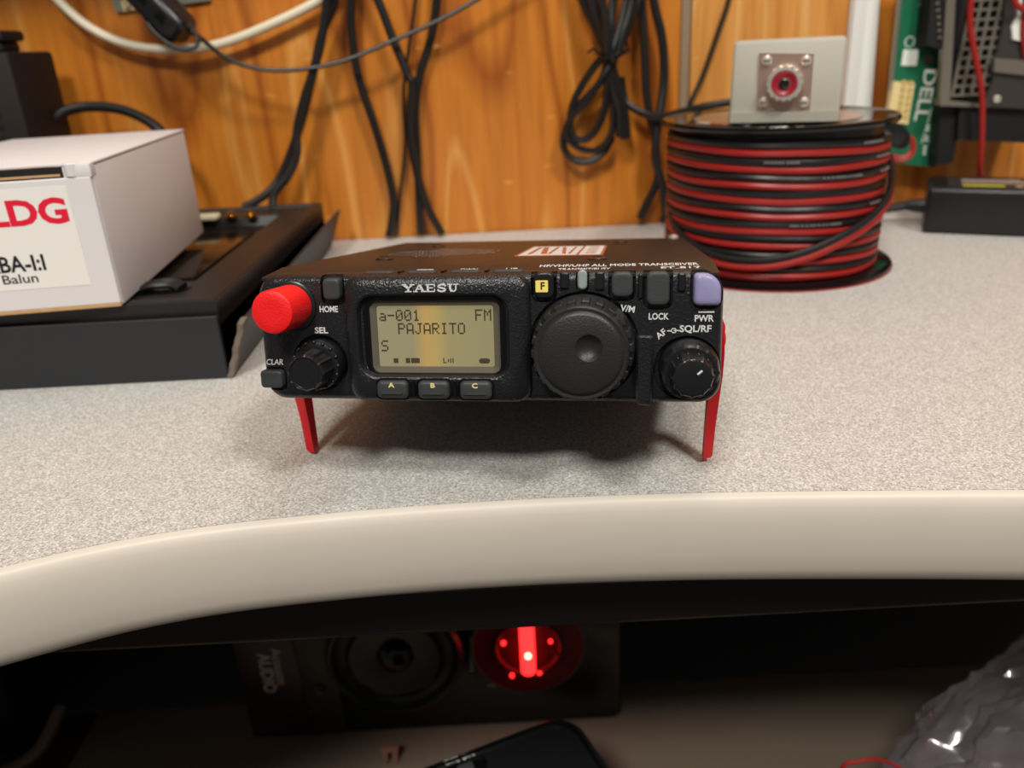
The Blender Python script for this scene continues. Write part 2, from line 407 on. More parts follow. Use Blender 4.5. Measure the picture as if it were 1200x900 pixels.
obj('driver_ring', bm, M['darksteel'], spk, org=so)
bm = BM(); lathe(bm, (rc.x, SY-1.6, rc.z), [(0, 36.4), (1, 30), (1.2, 22), (-1, 21.5), (.6, 20), (1.3, 9)], 56, cap0=False)
obj('driver_dish', bm, M['redcone'], spk, org=so)
bm = BM(); p = fz(619, 779); q = fz(617, 738)
tube(bm, [(p.x, SY-5, p.z), ((p.x+q.x)/2, SY-7, (p.z+q.z)/2), (q.x, SY-5, q.z+6)], 5, 14)
obj('lamp_tube', bm, M['glowred'], spk, org=so)
bm = BM(); p = fz(618, 754); bmesh.ops.create_icosphere(bm, subdivisions=2, radius=2.0, matrix=Matrix.Translation((p.x, SY-12.2, p.z)))
obj('lamp_core', bm, M['glowhot'], spk, org=so)
for (px, py, r) in ((590, 752, 1.6), (600, 790, 1.5), (632, 786, 1.8), (645, 750, 1.3), (640, 768, 1.0), (652, 765, 1.2), (606, 744, 1.2), (660, 775, 1.1), (583, 775, 1.0)):
    p = fz(px, py); bm = BM(); lathe(bm, (p.x, SY-.8, p.z), [(0, r), (-1.5, r*.9), (-2.2, r*.4)], 10)
    o = obj('red_bead', bm, M['redcone'] if r < 1.3 else M['glowred'], spk, org=so)
p = fz(311, 786)
def stext(body, px, py, size, m=M['print'], rz=-pi/2, **k):
    p = fz(px, py); return text('sticker_print', body, size, m, spk, (p.x-so[0], SY-1.75-so[1], p.z-so[2]), rot=(pi/2, radians(90), 0), **k)
M['spr'] = mat('dim_print', srgb(190, 168, 150), .6)
M['sticker'] = mat('sticker_maroon', srgb(44, 22, 26), .5)
stext('Acoustic', 327, 780, 9, M['spr'], width=31, bold=.02)
stext('AUDIO', 313, 787, 12, M['spr'], width=33, bold=.12)
for k in range(9):
    p = fz(553, 748+k*4.6); bm = BX(p.x-1.2, p.x+1.2, SY-.35, SY, p.z-.9, p.z+.7); obj('print_mark', bm, M['spr'], spk, org=so)
for k in range(3):
    p = fz(573+k*5, 803); bm = BX(p.x-1, p.x+1, SY-.35, SY, p.z-.8, p.z+.8); obj('print_mark', bm, M['spr'], spk, org=so)
# small upright clip below the cabinet
p = atz(459, 893, SZ)
bm = BX(p.x-5, p.x-1.6, p.y-2, p.y+2, SZ, SZ+11, bev=.5); box(bm, p.x+1.6, p.x+5, p.y-2, p.y+2, SZ, SZ+11, bev=.5); box(bm, p.x-6, p.x+6, p.y-2.4, p.y+2.4, SZ+10, SZ+14, bev=.8)
tag(obj('clip', bm, mat('pinkish_clip', srgb(150, 105, 88), .5)), 'small pinkish clip standing on the lower shelf below the speaker', 'clip')

# black box at far left under the desk
bm = BX(-470, -352, 425, 540, SZ-1, -225, bev=10, seg=3)
tag(obj('dark_case', bm, M['blackrail']), 'dark rounded case in shadow at the left end below the desk', 'case')
hp = [(-430, 400, SZ+4), (-385, 404, SZ+5), (-352, 408, SZ+7), (-334, 420, SZ+14), (-326, 440, SZ+30)]
bm = tube(BM(), spline(hp, 6), 4.5, 12)
tag(obj('hose', bm, M['hose']), 'brown translucent hose curving up beside the dark case', 'hose')

# black device with a switch
dv = Vector((22, 331, SZ)); rz = radians(22.5)
dev = thing('power_unit', 'black rounded device with OFF ON switch in front of the speaker', 'device', dv, (0, 0, rz))
bm = BM(); W2, D2 = 150, 110; H2 = 111
def drr(ins, z): return rr(-W2/2, -D2/2, W2-2*ins, D2-2*ins, 16-ins*.4, z, 8, 'z')
loft(bm, [drr(0, .5), drr(0, H2-4), drr(.6, H2-1.8), drr(1.8, H2-.5), drr(3.2, H2)])
obj('housing', bm, M['smooth'], dev)
bm = BM(); loft(bm, [drr(3.4, H2), drr(3.6, H2+.7), drr(5.2, H2+.7), drr(5.4, H2)], False, False); obj('rim', bm, M['gloss'], dev)
sp = atz(545, 900, SZ+H2); inv = Matrix.Rotation(-rz, 3, 'Z'); sl = inv @ (sp-dv)
tp = inv @ (atz(538, 889, SZ+H2)-dv)
text('switch_print', 'OFF ON', 4.4, M['print'], dev, (tp.x, tp.y, H2+.1), rot=(0, 0, radians(-2)), bold=.1)
bm = BM(); loft(bm, [rr(sl.x, sl.y-1, 22, 9, 4, H2, 5, 'z'), rr(sl.x, sl.y-1, 22, 9, 4, H2+1.2, 5, 'z'), rr(sl.x, sl.y-1, 20, 7, 3, H2+1.4, 5, 'z'), rr(sl.x, sl.y-1, 19, 6, 3, H2+.4, 5, 'z')], False, True)
sw = obj('switch', bm, M['gloss'], dev)
obj('switch_lever', BX(sl.x-4, sl.x+4, sl.y-3.2, sl.y+1.2, H2+.4, H2+2.4, bev=.6), M['rubber'], sw)
for k in (-1.5, 1.5): obj('tick_mark', BX(sl.x+k-.25, sl.x+k+.25, sl.y+4.4, sl.y+6.0, H2, H2+.12), M['print'], dev)

# crumpled film bag
bag = BM(); bc = Vector((318, 280, -262)); bmesh.ops.create_icosphere(bag, subdivisions=6, radius=1)
for v in bag.verts:
    n = v.co.normalized(); r_ = 1+.05*noise.noise(n*2.3); q_ = n+Vector((noise.noise(n*4), noise.noise(n*4+Vector((9, 0, 0))), noise.noise(n*4+Vector((0, 9, 0)))))*.12
    for sc_, am in ((2.3, .055), (5.0, .034), (11.0, .014)):
        d = noise.voronoi(q_*sc_+Vector((3.1, 7.7, 1.3)))[0]; r_ += am*(.5-min(1, (d[1]-d[0])/.35))*(1 if sc_ < 4 else -1)
    p = Vector((n.x*150, n.y*78, n.z*132))*r_+bc
    if p.z < SZ+.5: p.z = SZ+.5+(p.z-SZ)*-.01
    v.co = p
bago = obj('plastic_bag', bag, M['film'], None, ang=.5)
tag(bago, 'crumpled clear plastic bag at the lower right below the desk', 'bag')
a = [at(985, 903, 272), at(1003, 893, 272), at(1025, 890, 273), at(1045, 895, 276), at(1075, 912, 280)]
low = a[0].copy(); low.z -= 40; low.x -= 10; low2 = low.copy(); low2.z = SZ+1.5; low2.x -= 6
bm = tube(BM(), spline([low2, low]+a, 8), .9, 8)
tag(obj('red_lead', bm, M['wirered']), 'thin red wire arching up to the plastic bag', 'wire')

# ================================================================== RADIO
RA, RT = 0.15586, 0.17565
radio = thing('transceiver', 'black compact radio transceiver propped on red legs on the desk', 'radio', (16.79, 377.69, 3.0), (-RT, 0, -RA))
RO = (0, 165, 0)      # local coordinates: x across, y depth from the face, z up
def rp(name, bm, m, parent=None, **k): return obj(name, bm, m, parent or radio, org=RO, **k)
def rtext(body, x, z, size, m='print', y=0.0, rot=0, name='lettering', parent=None, **k):
    return text(name, body, size, M[m], parent or radio, (x, y-165-.03, z), rot=(pi/2, -rot, 0), **k)
def ttext(body, x, y, size, m='print', name='lettering', **k):   # on the sloping front strip of the cover
    return text(name, body, size, M[m], radio, (x, y-165, 37.1+(y-2.2)*.1149+.04), rot=(.1144, 0, 0), **k)
def rbox(cx, cz, w, h, r, y0, y1): return loft(BM(), [rr(cx, cz, w, h, r, y) for y in (y0, y1)])
def cyl(cx, cz, r, y0, y1, n=48): return lathe(BM(), (cx, 0, cz), [(y0, r), (y1, r)], n)
# chassis
ch = BX(-66.3, 66.3, 11.5, 164, 0.8, 37.9, bev=1.4, seg=2); rp('chassis', ch, M['metalblk'])
# top cover plate, front rim rises to it
bm = loft(BM(), [[(x, 1.6, 36.2), (x, 163.5, 36.2), (x, 163.5, 38.4), (x, 162.9, 38.8), (x, 17, 38.8), (x, 2.2, 37.1), (x, 1.6, 36.9)] for x in (-66.4, -64.6, 64.6, 66.4)]); rp('top_cover', bm, M['metalblk'])
# speaker holes in the cover (rows of shallow dots)
bm = BM()
for i in range(17):
    for j in range(9):
        x = -50+i*2.6; y = 60+j*5.2
        if ((x+29)/22)**2+((y-81)/22)**2 < 1: lathe(bm, (x, y, 38.8), [(-.1, .75), (.06, .75), (.06, .45), (-.05, .4)], 8, 'z')
o = rp('speaker_grille', bm, M['gloss']); o['kind'] = 'stuff'
# front panel
fp = BM()
def fl(ins, y): return rr(0, 19, 135.4-2*ins, 37.6-2*ins, 6.2-ins*.6, y, 8)
loft(fp, [fl(.6, 13), fl(0, 11.5), fl(0, 2.2), fl(.5, .9), fl(1.3, .2), fl(2.0, 0)])
fp = rp('front_panel', fp, M['plastic'])
cut = [rbox(-44.0, 33.6, 7.2, 9.4, 2.0, -2, 2.4), rbox(-64.9, 6.8, 8.8, 7.2, 1.6, -2, 1.6), rbox(18.2, 34.6, 7.4, 10.4, 2.4, -2, 2.6),
       rbox(29.0, 36.0, 3.8, 8, 1.6, -2, 1.6), rbox(40.0, 34.4, 7.6, 9.8, 2.4, -2, 2.6), rbox(49.8, 33.2, 8.2, 12.4, 2.6, -2, 2.6),
       rbox(63.0, 33.2, 9.0, 12.0, 3, -2, 2.4), cyl(29.2, 16.7, 15.7, -3, 3.5, 64), cyl(-49.3, 11.8, 8.6, -3, 2.5), cyl(58.2, 10.4, 9.4, -3, 2.5),
       rbox(-14, 19, 40, 24, 3, -3, 3)]
cs = [rp('cutter', c, M['plastic']) for c in cut]
bpy.context.view_layer.update(); boolean(fp, cs)
# raised screen surround
CX, CZ = -12.9, 19.0
bm = BM(); L = []
for (w, h, r, y, dx, dz) in ((54.5, 37.2, 4.5, .3, 0, 0), (54.4, 37.0, 4.5, -.9, 0, 0), (53.8, 36.4, 4.4, -1.7, 0, 0), (52.6, 35.2, 4.2, -2.4, 0, 0), (50.6, 33.2, 4.4, -2.9, 0, 0), (48.0, 29.4, 5, -3.2, -.4, .4),
                             (45.6, 25.0, 5.4, -3.3, -1.0, 1.0), (44.6, 24.0, 5.2, -3.0, -1.0, 1.0), (43.4, 22.8, 4.6, -1.0, -1.0, 1.0), (40.6, 22.2, 3.2, -.6, -1.0, .6), (40.4, 22, 3.0, 1.2, -1, .6)):
    L.append(rr(CX+dx, CZ+dz, w, h, r, y, 8))
loft(bm, L, False, False); sr = rp('screen_surround', bm, M['plastic'], ang=.5)
bm = loft(BM(), [rr(-13.9, 19.6, 42, 23.4, 4.8, .2, 8), rr(-13.9, 19.6, 42, 23.4, 4.8, -.95, 8), rr(-13.9, 19.5, 38.8, 21.6, 2.6, -.95, 8), rr(-13.9, 19.5, 38.3, 21.2, 2.4, .3, 8)], False, False)
rp('screen_bezel', bm, M['gloss'])
bm = loft(BM(), [rr(-13.9, 19.5, 38.4, 21.3, 2.4, -.1, 8), rr(-13.9, 19.6, 34.8, 18.2, .8, .3, 8), rr(-13.9, 19.6, 34.6, 18.0, .8, .5, 8)], False, False)
rp('screen_border', bm, mat('grey_screen_border', srgb(92, 86, 74), .35))
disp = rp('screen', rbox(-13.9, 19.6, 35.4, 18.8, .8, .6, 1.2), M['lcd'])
FONT = {'a': '00000,00000,01110,00001,01111,10001,01111', '-': '00000,00000,00000,11111,00000,00000,00000',
 '0': '01110,10001,10011,10101,11001,10001,01110', '1': '00100,01100,00100,00100,00100,00100,01110',
 'F': '11111,10000,10000,11110,10000,10000,10000', 'M': '10001,11011,10101,10101,10001,10001,10001',
 'P': '11110,10001,10001,11110,10000,10000,10000', 'A': '01110,10001,10001,10001,11111,10001,10001',
 'J': '00111,00010,00010,00010,00010,10010,01100', 'R': '11110,10001,10001,11110,10100,10010,10001',
 'I': '01110,00100,00100,00100,00100,00100,01110', 'T': '11111,00100,00100,00100,00100,00100,00100',
 'O': '01110,10001,10001,10001,10001,10001,01110', 'S': '01111,10000,10000,01110,00001,00001,11110'}
def dots(s, x, z, cw=2.55, chh=3.3):
    bm = BM(); px = cw/6; pz = chh/7
    for i, c in enumerate(s):
        if c == ' ': continue
        for r, row in enumerate(FONT[c].split(',')):
            for k, b in enumerate(row):
                if b == '1':
                    X = x+i*cw+k*px; Z = z-r*pz
                    box(bm, X, X+px*.97, .5, .62, Z-pz*.97, Z)
    rp('screen_characters', bm, M['segment'], disp, clean=False)
dots('a-001', -30.6, 27.4); dots('FM', -1.9, 27.4); dots('PAJARITO', -25.0, 23.5); dots('S', -30.4, 18.4)
bm = BM()
for x0, x1, z0, z1 in ((-26.9, -25.5, 11.6, 13.0), (-23.2, -21.9, 11.6, 13.1), (-21.6, -19.0, 11.6, 13.1), (-11.9, -11.6, 11.6, 13.1), (-11.9, -10.9, 11.6, 11.9), (-10.5, -10.2, 11.9, 12.8),
                       (-9.8, -9.5, 11.7, 13.0), (-9.1, -8.8, 11.7, 13.1)): box(bm, x0, x1, .5, .62, z0, z1)
rp('screen_icons', bm, M['segment'], disp)
bm = loft(BM(), [rr(.4, 12.3, 3.2, 1.5, .7, y, 4) for y in (.5, .62)]); box(bm, -.6, 1.4, .45, .5, 11.9, 12.7); rp('screen_icons', bm, M['segment'], disp)
# maker's name in slab-serif strokes
def serif_name(s, x, z, h, w, adv):
    bm = BM(); T = .62; t = .3
    def bar(x0, z0, x1, z1, th):
        dx, dz = x1-x0, z1-z0; l = math.hypot(dx, dz); nx, nz = -dz/l*th/2, dx/l*th/2
        q = [(x0+nx, z0+nz), (x1+nx, z1+nz), (x1-nx, z1-nz), (x0-nx, z0-nz)]
        loft(bm, [[(a, y, b) for a, b in q] for y in (-3.5, -2.4)])
    def ser(cx, cz, ww=.95): bar(cx-ww, cz, cx+ww, cz, t)
    for ch_ in s:
        m = x+w/2
        if ch_ == 'Y': bar(x+.1, z+h, m, z+h*.45, T); bar(x+w-.1, z+h, m, z+h*.45, t*1.2); bar(m, z+h*.5, m, z, T); ser(x+.2, z+h, .7); ser(x+w-.2, z+h, .7); ser(m, z)
        if ch_ == 'A': bar(x+.2, z, m-.05, z+h, t*1.2); bar(x+w-.3, z, m+.05, z+h, T); bar(x+.7, z+h*.36, x+w-.7, z+h*.36, t); ser(x+.2, z, .65); ser(x+w-.2, z, .75)
        if ch_ == 'E':
            bar(x+.6, z, x+.6, z+h, T); bar(x, z, x+w-.2, z, t); bar(x, z+h, x+w-.2, z+h, t); bar(x+.6, z+h*.52, x+w-.7, z+h*.52, t)
            bar(x+w-.2, z, x+w-.2, z+.7, t); bar(x+w-.2, z+h-.7, x+w-.2, z+h, t)
        if ch_ == 'S':
            P = [(w-.3, h*.72), (w-.45, h*.95), (w*.5, h*1.03), (.35, h*.82), (.5, h*.6), (w*.5, h*.5), (w-.4, h*.36), (w-.4, h*.12), (w*.5, -.03*h), (.4, h*.08), (.2, h*.3)]
            for a_, b_ in zip(P, P[1:]): bar(x+a_[0], z+a_[1], x+b_[0], z+b_[1], .48)
        if ch_ == 'U':
            P = [(.55, h), (.55, h*.3), (w*.35, 0.02), (w*.65, 0.02), (w-.55, h*.3), (w-.55, h)]
            for i_, (a_, b_) in enumerate(zip(P, P[1:])): bar(x+a_[0], z+a_[1], x+b_[0], z+b_[1], T if i_ < 2 else t*1.2)
            ser(x+.5, z+h, .7); ser(x+w-.5, z+h, .7)
        x += adv
    rp('maker_name', bm, M['print'], sr, clean=False)
serif_name('YAESU', -21.6, 33.1, 1.9, 2.75, 3.25)
# keys
def key(name, cx, cz, w, h, r, m, y=-1.2, base=2.4, label=None, dome=.7):
    bm = loft(BM(), [rr(cx, cz, w, h, r, base), rr(cx, cz, w, h, r, y+.5), rr(cx, cz, w-.4, h-.4, r, y+.12), rr(cx, cz, w-1.1, h-1.1, r*.8, y-.02), rr(cx, cz, w-2.6, h-2.6, r*.5, y+.0)])
    o = rp(name, bm, M[m], ang=1.2)
    if label: o['label'] = label
    return o
key('button', -44.0, 33.7, 5.2, 6.2, 1.3, 'rubber', -1.3)
key('button', -64.8, 6.8, 6.9, 5.3, 1.1, 'rubber', -1.6)
kf = key('button', 18.2, 34.2, 5.8, 7.4, 1.9, 'smooth', -1.2, label='small key with yellow F face')
rp('key_face', rbox(17.7, 34.0, 3.5, 3.3, .3, -1.35, -1.1), M['yellow'], kf); rtext('F', 17.9, 34.0, 2.9, 'ink', y=-1.35, bold=.06, parent=kf)
key('button', 40.0, 34.2, 5.9, 6.8, 1.6, 'rubber', -1.1)
key('button', 49.8, 33.0, 6.3, 9.2, 1.7, 'rubber', -1.1)
# power key: quarter-round upper right corner
pts = []
def pk(ins, y):
    x0, x1, z0, z1 = 59.4+ins, 66.7-ins, 28.3+ins, 37.0-ins; P = []
    for (cx, cz, r, a0) in ((x1-4.6, z1-4.6, 4.6, 0), (x0+1.2, z1-1.2, 1.2, 90), (x0+1.4, z0+1.4, 1.4, 180), (x1-1.4, z0+1.4, 1.4, 270)):
        for i in range(7): a = radians(a0+i*15); P.append((cx+r*cos(a), y, cz+r*sin(a)))
    return P
def pks(k, y): P = pk(1.0, y); return [(63.0+(a-63.0)*k, y, 32.7+(b-32.7)*k) for a, _, b in P]
bm = loft(BM(), [pk(0, 2.2), pk(0, -1.2), pk(.35, -1.8), pk(.8, -2.1), pks(.8, -2.2), pks(.45, -2.3), pks(.12, -2.32)]); o = rp('power_button', bm, M['purple'], ang=1.2); o['label'] = 'lavender power key'
bm = loft(BM(), [rr(29.0, 35.6, 2.6, 5.4, 1.25, y, 5) for y in (1.4, -.5)]+[rr(29.0, 35.6, 1.8, 4.6, .9, -.9, 5)]); rp('status_light', bm, M['led'])
# ribs between the keys
for x, z, w, h in ((24.0, 35.4, 2.6, 4.6), (33.8, 35.2, 2.6, 5.0), (45.0, 33.6, 1.3, 7), (56.2, 34.6, 2.2, 5.0)):
    bm = loft(BM(), [rr(x, z, w, h, .5, .3), rr(x, z, w, h, .5, -.5), rr(x, z, w*.6, h-.8, .3, -.9)]); rp('rib', bm, M['smooth'])
bm = loft(BM(), [rr(46.3, 10, 4.6, 20, .8, .3), rr(46.3, 10, 4.6, 20, .8, -1.6), rr(46.3, 10, 3.4, 19, .6, -2.2)]); rp('rib', bm, M['plastic'])
for i, (cx, c) in enumerate(((-26.3, 'A'), (-14.0, 'B'), (-1.6, 'C'))):
    bm = loft(BM(), [rr(cx, 4.6, 9.3, 5.3, 1.5, -2.6), rr(cx, 4.6, 9.3, 5.3, 1.5, -4.0), rr(cx, 4.6, 8.9, 4.9, 1.4, -4.6), rr(cx, 4.7, 8, 4.2, 1.2, -4.9), rr(cx, 5.0, 6.8, 2.6, .8, -5.0)])
    k = rp('soft_key', bm, M['rubber'], ang=1.2)
    rtext(c, cx-.1, 6.05, 1.9, 'gold', y=-4.98, bold=.08, sx=1.25, parent=k)
    rp('key_ridge', loft(BM(), [rr(cx, 3.7, 6.2, .7, .3, -4.8), rr(cx, 3.7, 6.0, .5, .2, -5.35)]), M['rubber'], k)
    bm = loft(BM(), [rr(cx, 4.6, 10.7, 6.5, 1.9, -2.8), rr(cx, 4.6, 10.7, 6.5, 1.9, -3.4), rr(cx, 4.6, 9.9, 5.9, 1.7, -3.5), rr(cx, 4.6, 9.6, 5.6, 1.6, -3.0)], False, False)
    rp('key_rim', bm, M['gloss'], k)
for cx in (-20.15, -7.8):
    rp('rib', loft(BM(), [rr(cx, 4.8, 1.1, 5, .4, -2.9), rr(cx, 4.8, 1.0, 4.6, .4, -4.2)]), M['gloss'])
# lettering on the face
rtext('HOME', -45.6, 27.7, 2.5, width=5.6, bold=.06); rtext('SEL', -48.4, 21.4, 2.5, width=4.1, bold=.06, rot=0)
rtext('CLAR', -64.0, 11.8, 2.4, width=5.3, shear=.2, bold=.05); rtext('V/M', 41.6, 27.3, 2.5, width=4.0, bold=.06, rot=radians(-8))
rtext('LOCK', 50.0, 25.1, 2.5, width=5.5, bold=.06); rtext('PWR', 62.4, 24.5, 2.5, width=5.2, bold=.06)
rtext('SQL/RF', 60.2, 21.6, 2.6, width=8.6, bold=.06); rtext('AF', 50.9, 20.2, 2.5, width=3.0, bold=.05, rot=radians(38))
rp('lettering', BX(60.9, 65.2, -.06, 0, 26.15, 26.5), M['print'])
bm = BM(); lathe(bm, (54.3, 0, 21.2), [(0, .75), (-.06, .75), (-.06, .5), (0, .5)], 20, cap0=False, cap1=False)
box(bm, 52.5, 53.7, -.06, 0, 20.95, 21.25); box(bm, 54.3, 55.9, -.06, 0, 21.05, 21.35); rp('lettering', bm, M['print'])
# red round knob
kn = lathe(BM(), (-56.7, 0, 28.9), [(.2, 6.3), (-13.6, 6.2), (-14.3, 5.9), (-14.6, 5.3), (-14.6, 3)], 56); o = rp('volume_knob', kn, M['red']); o['label'] = 'red round knob'
rp('knob_collar', lathe(BM(), (-56.9, 0, 28.8), [(.4, 7.6), (-.7, 7.5), (-1.0, 6.9)], 40), M['smooth'])
# select knob, fluted
flute = lambda k, d: (lambda a: 1+d*(max(0, cos(k*a))**3))
kn = lathe(BM(), (-49.4, 0, 11.6), [(2.4, 7.4), (-3.2, 7.4), (-3.9, 7.0), (-4.2, 6.2), (-4.2, 5.6)], 60, mod=None); k1 = rp('select_knob', kn, M['smooth'])
for i in range(16):
    a = 2*pi*i/16; bm = BM(); bmesh.ops.create_icosphere(bm, subdivisions=2, radius=.62, matrix=Matrix.Translation((-49.4+6.9*cos(a), -3.9, 11.6+6.9*sin(a)))); rp('knob_nub', bm, M['smooth'], k1)
kn = lathe(BM(), (-49.4, 0, 11.1), [(-4.0, 5.5, 1), (-11.2, 5.2, 1), (-11.9, 5.0, 1), (-12.4, 4.75), (-12.4, 4.5), (-12.1, 4.3), (-12.1, .5)], 96, mod=flute(12, .09)); rp('knob_cap', kn, M['smooth'], k1)
kn = lathe(BM(), (-48.2, 0, 9.2), [(-11.9, .9), (-12.25, .8), (-12.2, .5)], 16); rp('pointer_dot', kn, M['smooth'], k1)
# main tuning dial
d0 = rp('tuning_dial', lathe(BM(), (29.2, 0, 16.9), [(3.4, 14.6), (-1.2, 14.6), (-2.0, 14.3), (-5.0, 13.6), (-9.6, 13.0), (-10.6, 12.9), (-11.6, 13.0), (-12.2, 12.9), (-12.7, 12.4), (-12.6, 11.9), (-12.6, 11.6), (-13.1, 11.2), (-13.4, 10.4), (-13.5, 4)], 96), M['knob'], ang=.9)
for i in range(22):
    a = 2*pi*i/22+.08
    bm = BM(); box(bm, -1.25, 1.25, -8.9, -2.4, 13.0, 14.35, bev=.35, seg=1)
    rot = Matrix.Translation((29.2, 0, 16.9)) @ Matrix.Rotation(a, 4, 'Y')
    for v in bm.verts: v.co = rot @ (v.co if v.co.y > -5 else Vector((v.co.x, v.co.y, v.co.z-.35)))
    rp('grip_block', bm, M['knob'], d0)
# dimple on the dial
c = cyl(31.4, 18.6, 3.7, -20, -13.2, 40); dm = BM(); bmesh.ops.create_uvsphere(dm, u_segments=48, v_segments=32, radius=5.2, matrix=Matrix.Translation((31.4, -17.1, 18.6)))
c.free(); cut = rp('cutter', dm, M['knob']); bpy.context.view_layer.update(); boolean(d0, [cut])
# squelch / AF double knob
k2 = rp('squelch_knob', lathe(BM(), (58.6, 0, 10.6), [(2.4, 8.4), (-2.6, 8.4), (-3.4, 8.1), (-4.2, 7.8, 1), (-6.6, 7.6, 1), (-7.2, 7.0)], 96, mod=flute(14, .05)), M['smooth'])
kn = lathe(BM(), (58.8, 0, 10.6), [(-7.0, 5.9, 1), (-11.6, 5.5, 1), (-12.6, 5.4, 1), (-13.3, 5.05), (-13.5, 4.5), (-13.4, .5)], 96, mod=flute(12, .08)); cp = rp('knob_cap', kn, M['smooth'], k2)
for i in range(12):
    a = 2*pi*i/12+.2; bm = BM(); bmesh.ops.create_icosphere(bm, subdivisions=2, radius=.55, matrix=Matrix.Translation((58.8+5.6*cos(a), -8.2, 10.6+5.6*sin(a)))); rp('knob_nub', bm, M['smooth'], k2)
bm = BM(); tube(bm, [(60.0, -13.55, 11.6), (61.2, -13.55, 12.6)], .3, 8); rp('pointer_mark', bm, M['print'], k2)
# top-edge keys, screws, printing
for x0, x1 in ((-35.4, -26.4), (-22.6, -13.6), (-9.6, -.6), (3.0, 12.2)):
    cxk = (x0+x1)/2
    bm = loft(BM(), [rr(cxk, 4.9, x1-x0, 4.4, 1.2, 36.8, 5, 'z'), rr(cxk, 4.9, x1-x0, 4.4, 1.2, 37.9, 5, 'z'), rr(cxk, 4.9, x1-x0-.8, 3.6, 1.0, 38.3, 5, 'z')]); rp('top_key', bm, M['rubber'])
for x in (-24.5, -11.6, 1.2):
    rp('rib', BX(x-.5, x+.5, 2.5, 7.5, 37, 38.4, bev=.3, seg=1), M['gloss'])
ttext('DWN', -5.1, 10, 3.4, width=5); ttext('UP', 7.6, 10, 3.4, width=3.4)
rp('lettering', BX(-21, -16, 10.2, 11.2, 37.9, 38.16), M['print'])
for x, y, r in ((-41.9, 46, 3.1), (31.9, 33, 3.1), (-40.7, 122, 3.0), (38, 132, 3.0)):
    sc = rp('screw', lathe(BM(), (x, y, 38.8), [(-.2, r), (.25, r), (.8, r*.78), (1.0, r*.4)], 24, 'z'), M['screw'])
    for an in (0, pi/2):
        rp('slot', BX(-r*.5, r*.5, -.35, .35, 39.7, 39.95, mtx=Matrix.Translation((x, y, 0)) @ Matrix.Rotation(an+.4, 4, 'Z')), M['ink'], sc)
ttext('HF/VHF/UHF ALL MODE TRANSCEIVER', 38.5, 13.6, 4.6, width=46, bold=.07)
ttext('TRANSMIT/BUSY', 29, 8.2, 4.0, width=15, bold=.05)
ttext('FT-817', 56.2, 8.0, 5.6, width=11, bold=.07)
# sticker behind the screws
M['orange'] = mat('rust_orange_print', srgb(170, 92, 50), .5)
st = rp('sticker', BX(2.5, 33, 52, 108, 38.8, 38.92), M['orange']); st['label'] = 'white and rust sticker'
bm = BX(3.6, 23.6, 54.5, 105.5, 38.92, 38.97); box(bm, 24.6, 32, 54.5, 105.5, 38.92, 38.97); rp('sticker_field', bm, M['print'], st)
bm = BM()
for i, (x0, x1) in enumerate(((6, 7.5), (9.4, 11.6), (13.2, 14.4), (17, 18.4), (20.4, 21.4))):
    q = [(x0+(i % 2)*1.4, 60), (x1+(i % 2)*1.4, 60), (x1-(i % 2)*1.4, 100), (x0-(i % 2)*1.4, 100)]
    loft(bm, [[(a, b, z) for a, b in q] for z in (38.97, 39.0)])
for k in range(5): box(bm, 26.5, 30.2, 60+k*9, 63.5+k*9, 38.97, 39.0)
rp('sticker_print', bm, M['orange'], st)
# cord lug at the rear right corner
bm = lathe(BM(), (62, 160, 38.6), [(0, 2.2), (1.2, 2.2), (1.8, 1.2)], 16, 'z'); rp('rear_stud', bm, M['nickel'])
for x in (-55, 55): rp('foot_pad', BX(x-5, x+5, 150, 160, -2.9, 1, bev=.6), M['black'])
# red legs: plate up the side, foot down to the desk
for s, y0, tz in ((-1, 29, -25.9), (1, 29, -25.2)):
    bm = BM(); xo = 66.6 if s > 0 else 66.4
    P = []
    for (yy, zz, w, t) in ((21, 24, 8, 1.8), (21, 20, 11, 3.3), (22, 11, 11, 3.5), (25, 4, 9.5, 3.6), (28, -2, 7.5, 3.6), (29.5, -14, 5.5, 3.1), (30.5, tz+1, 4.6, 2.9), (30.7, tz, 4, 2.4)):
        xin = xo+ (0.2 if zz > 0 else .2+ (-zz)*-.035)
        P.append([(s*xin, yy-w/2, zz), (s*(xin+t), yy-w/2+.6, zz), (s*(xin+t), yy+w/2-.6, zz), (s*xin, yy+w/2, zz)])
    loft(bm, P); o = rp('leg', bm, M['redsm'], ang=.5); o['label'] = 'red plastic leg'
    rp('leg_screw', lathe(BM(), (s*(xo+2.8), 22, 15), [(0, 2.4), (s*1.2, 2.4), (s*1.6, 1.4)], 20, 'x'), M['redsm'], o)

# ================================================================== LEFT: tray and white box
tray = thing('open_case', 'black open card case lying at the left end of the desk', 'case', (-250, 330, 0)); to = (-250, 330, 0)
bm = BM(); box(bm, -420, -123.6, 329.5, 331.3, 0, 28.4, bev=.4, seg=1); obj('front_wall', bm, M['blkcard'], tray, org=to)
bm = BM(); box(bm, -420, -124, 333, 562, .4, 24, bev=.5, seg=1); obj('inner_base', bm, M['blkcard2'], tray, org=to)
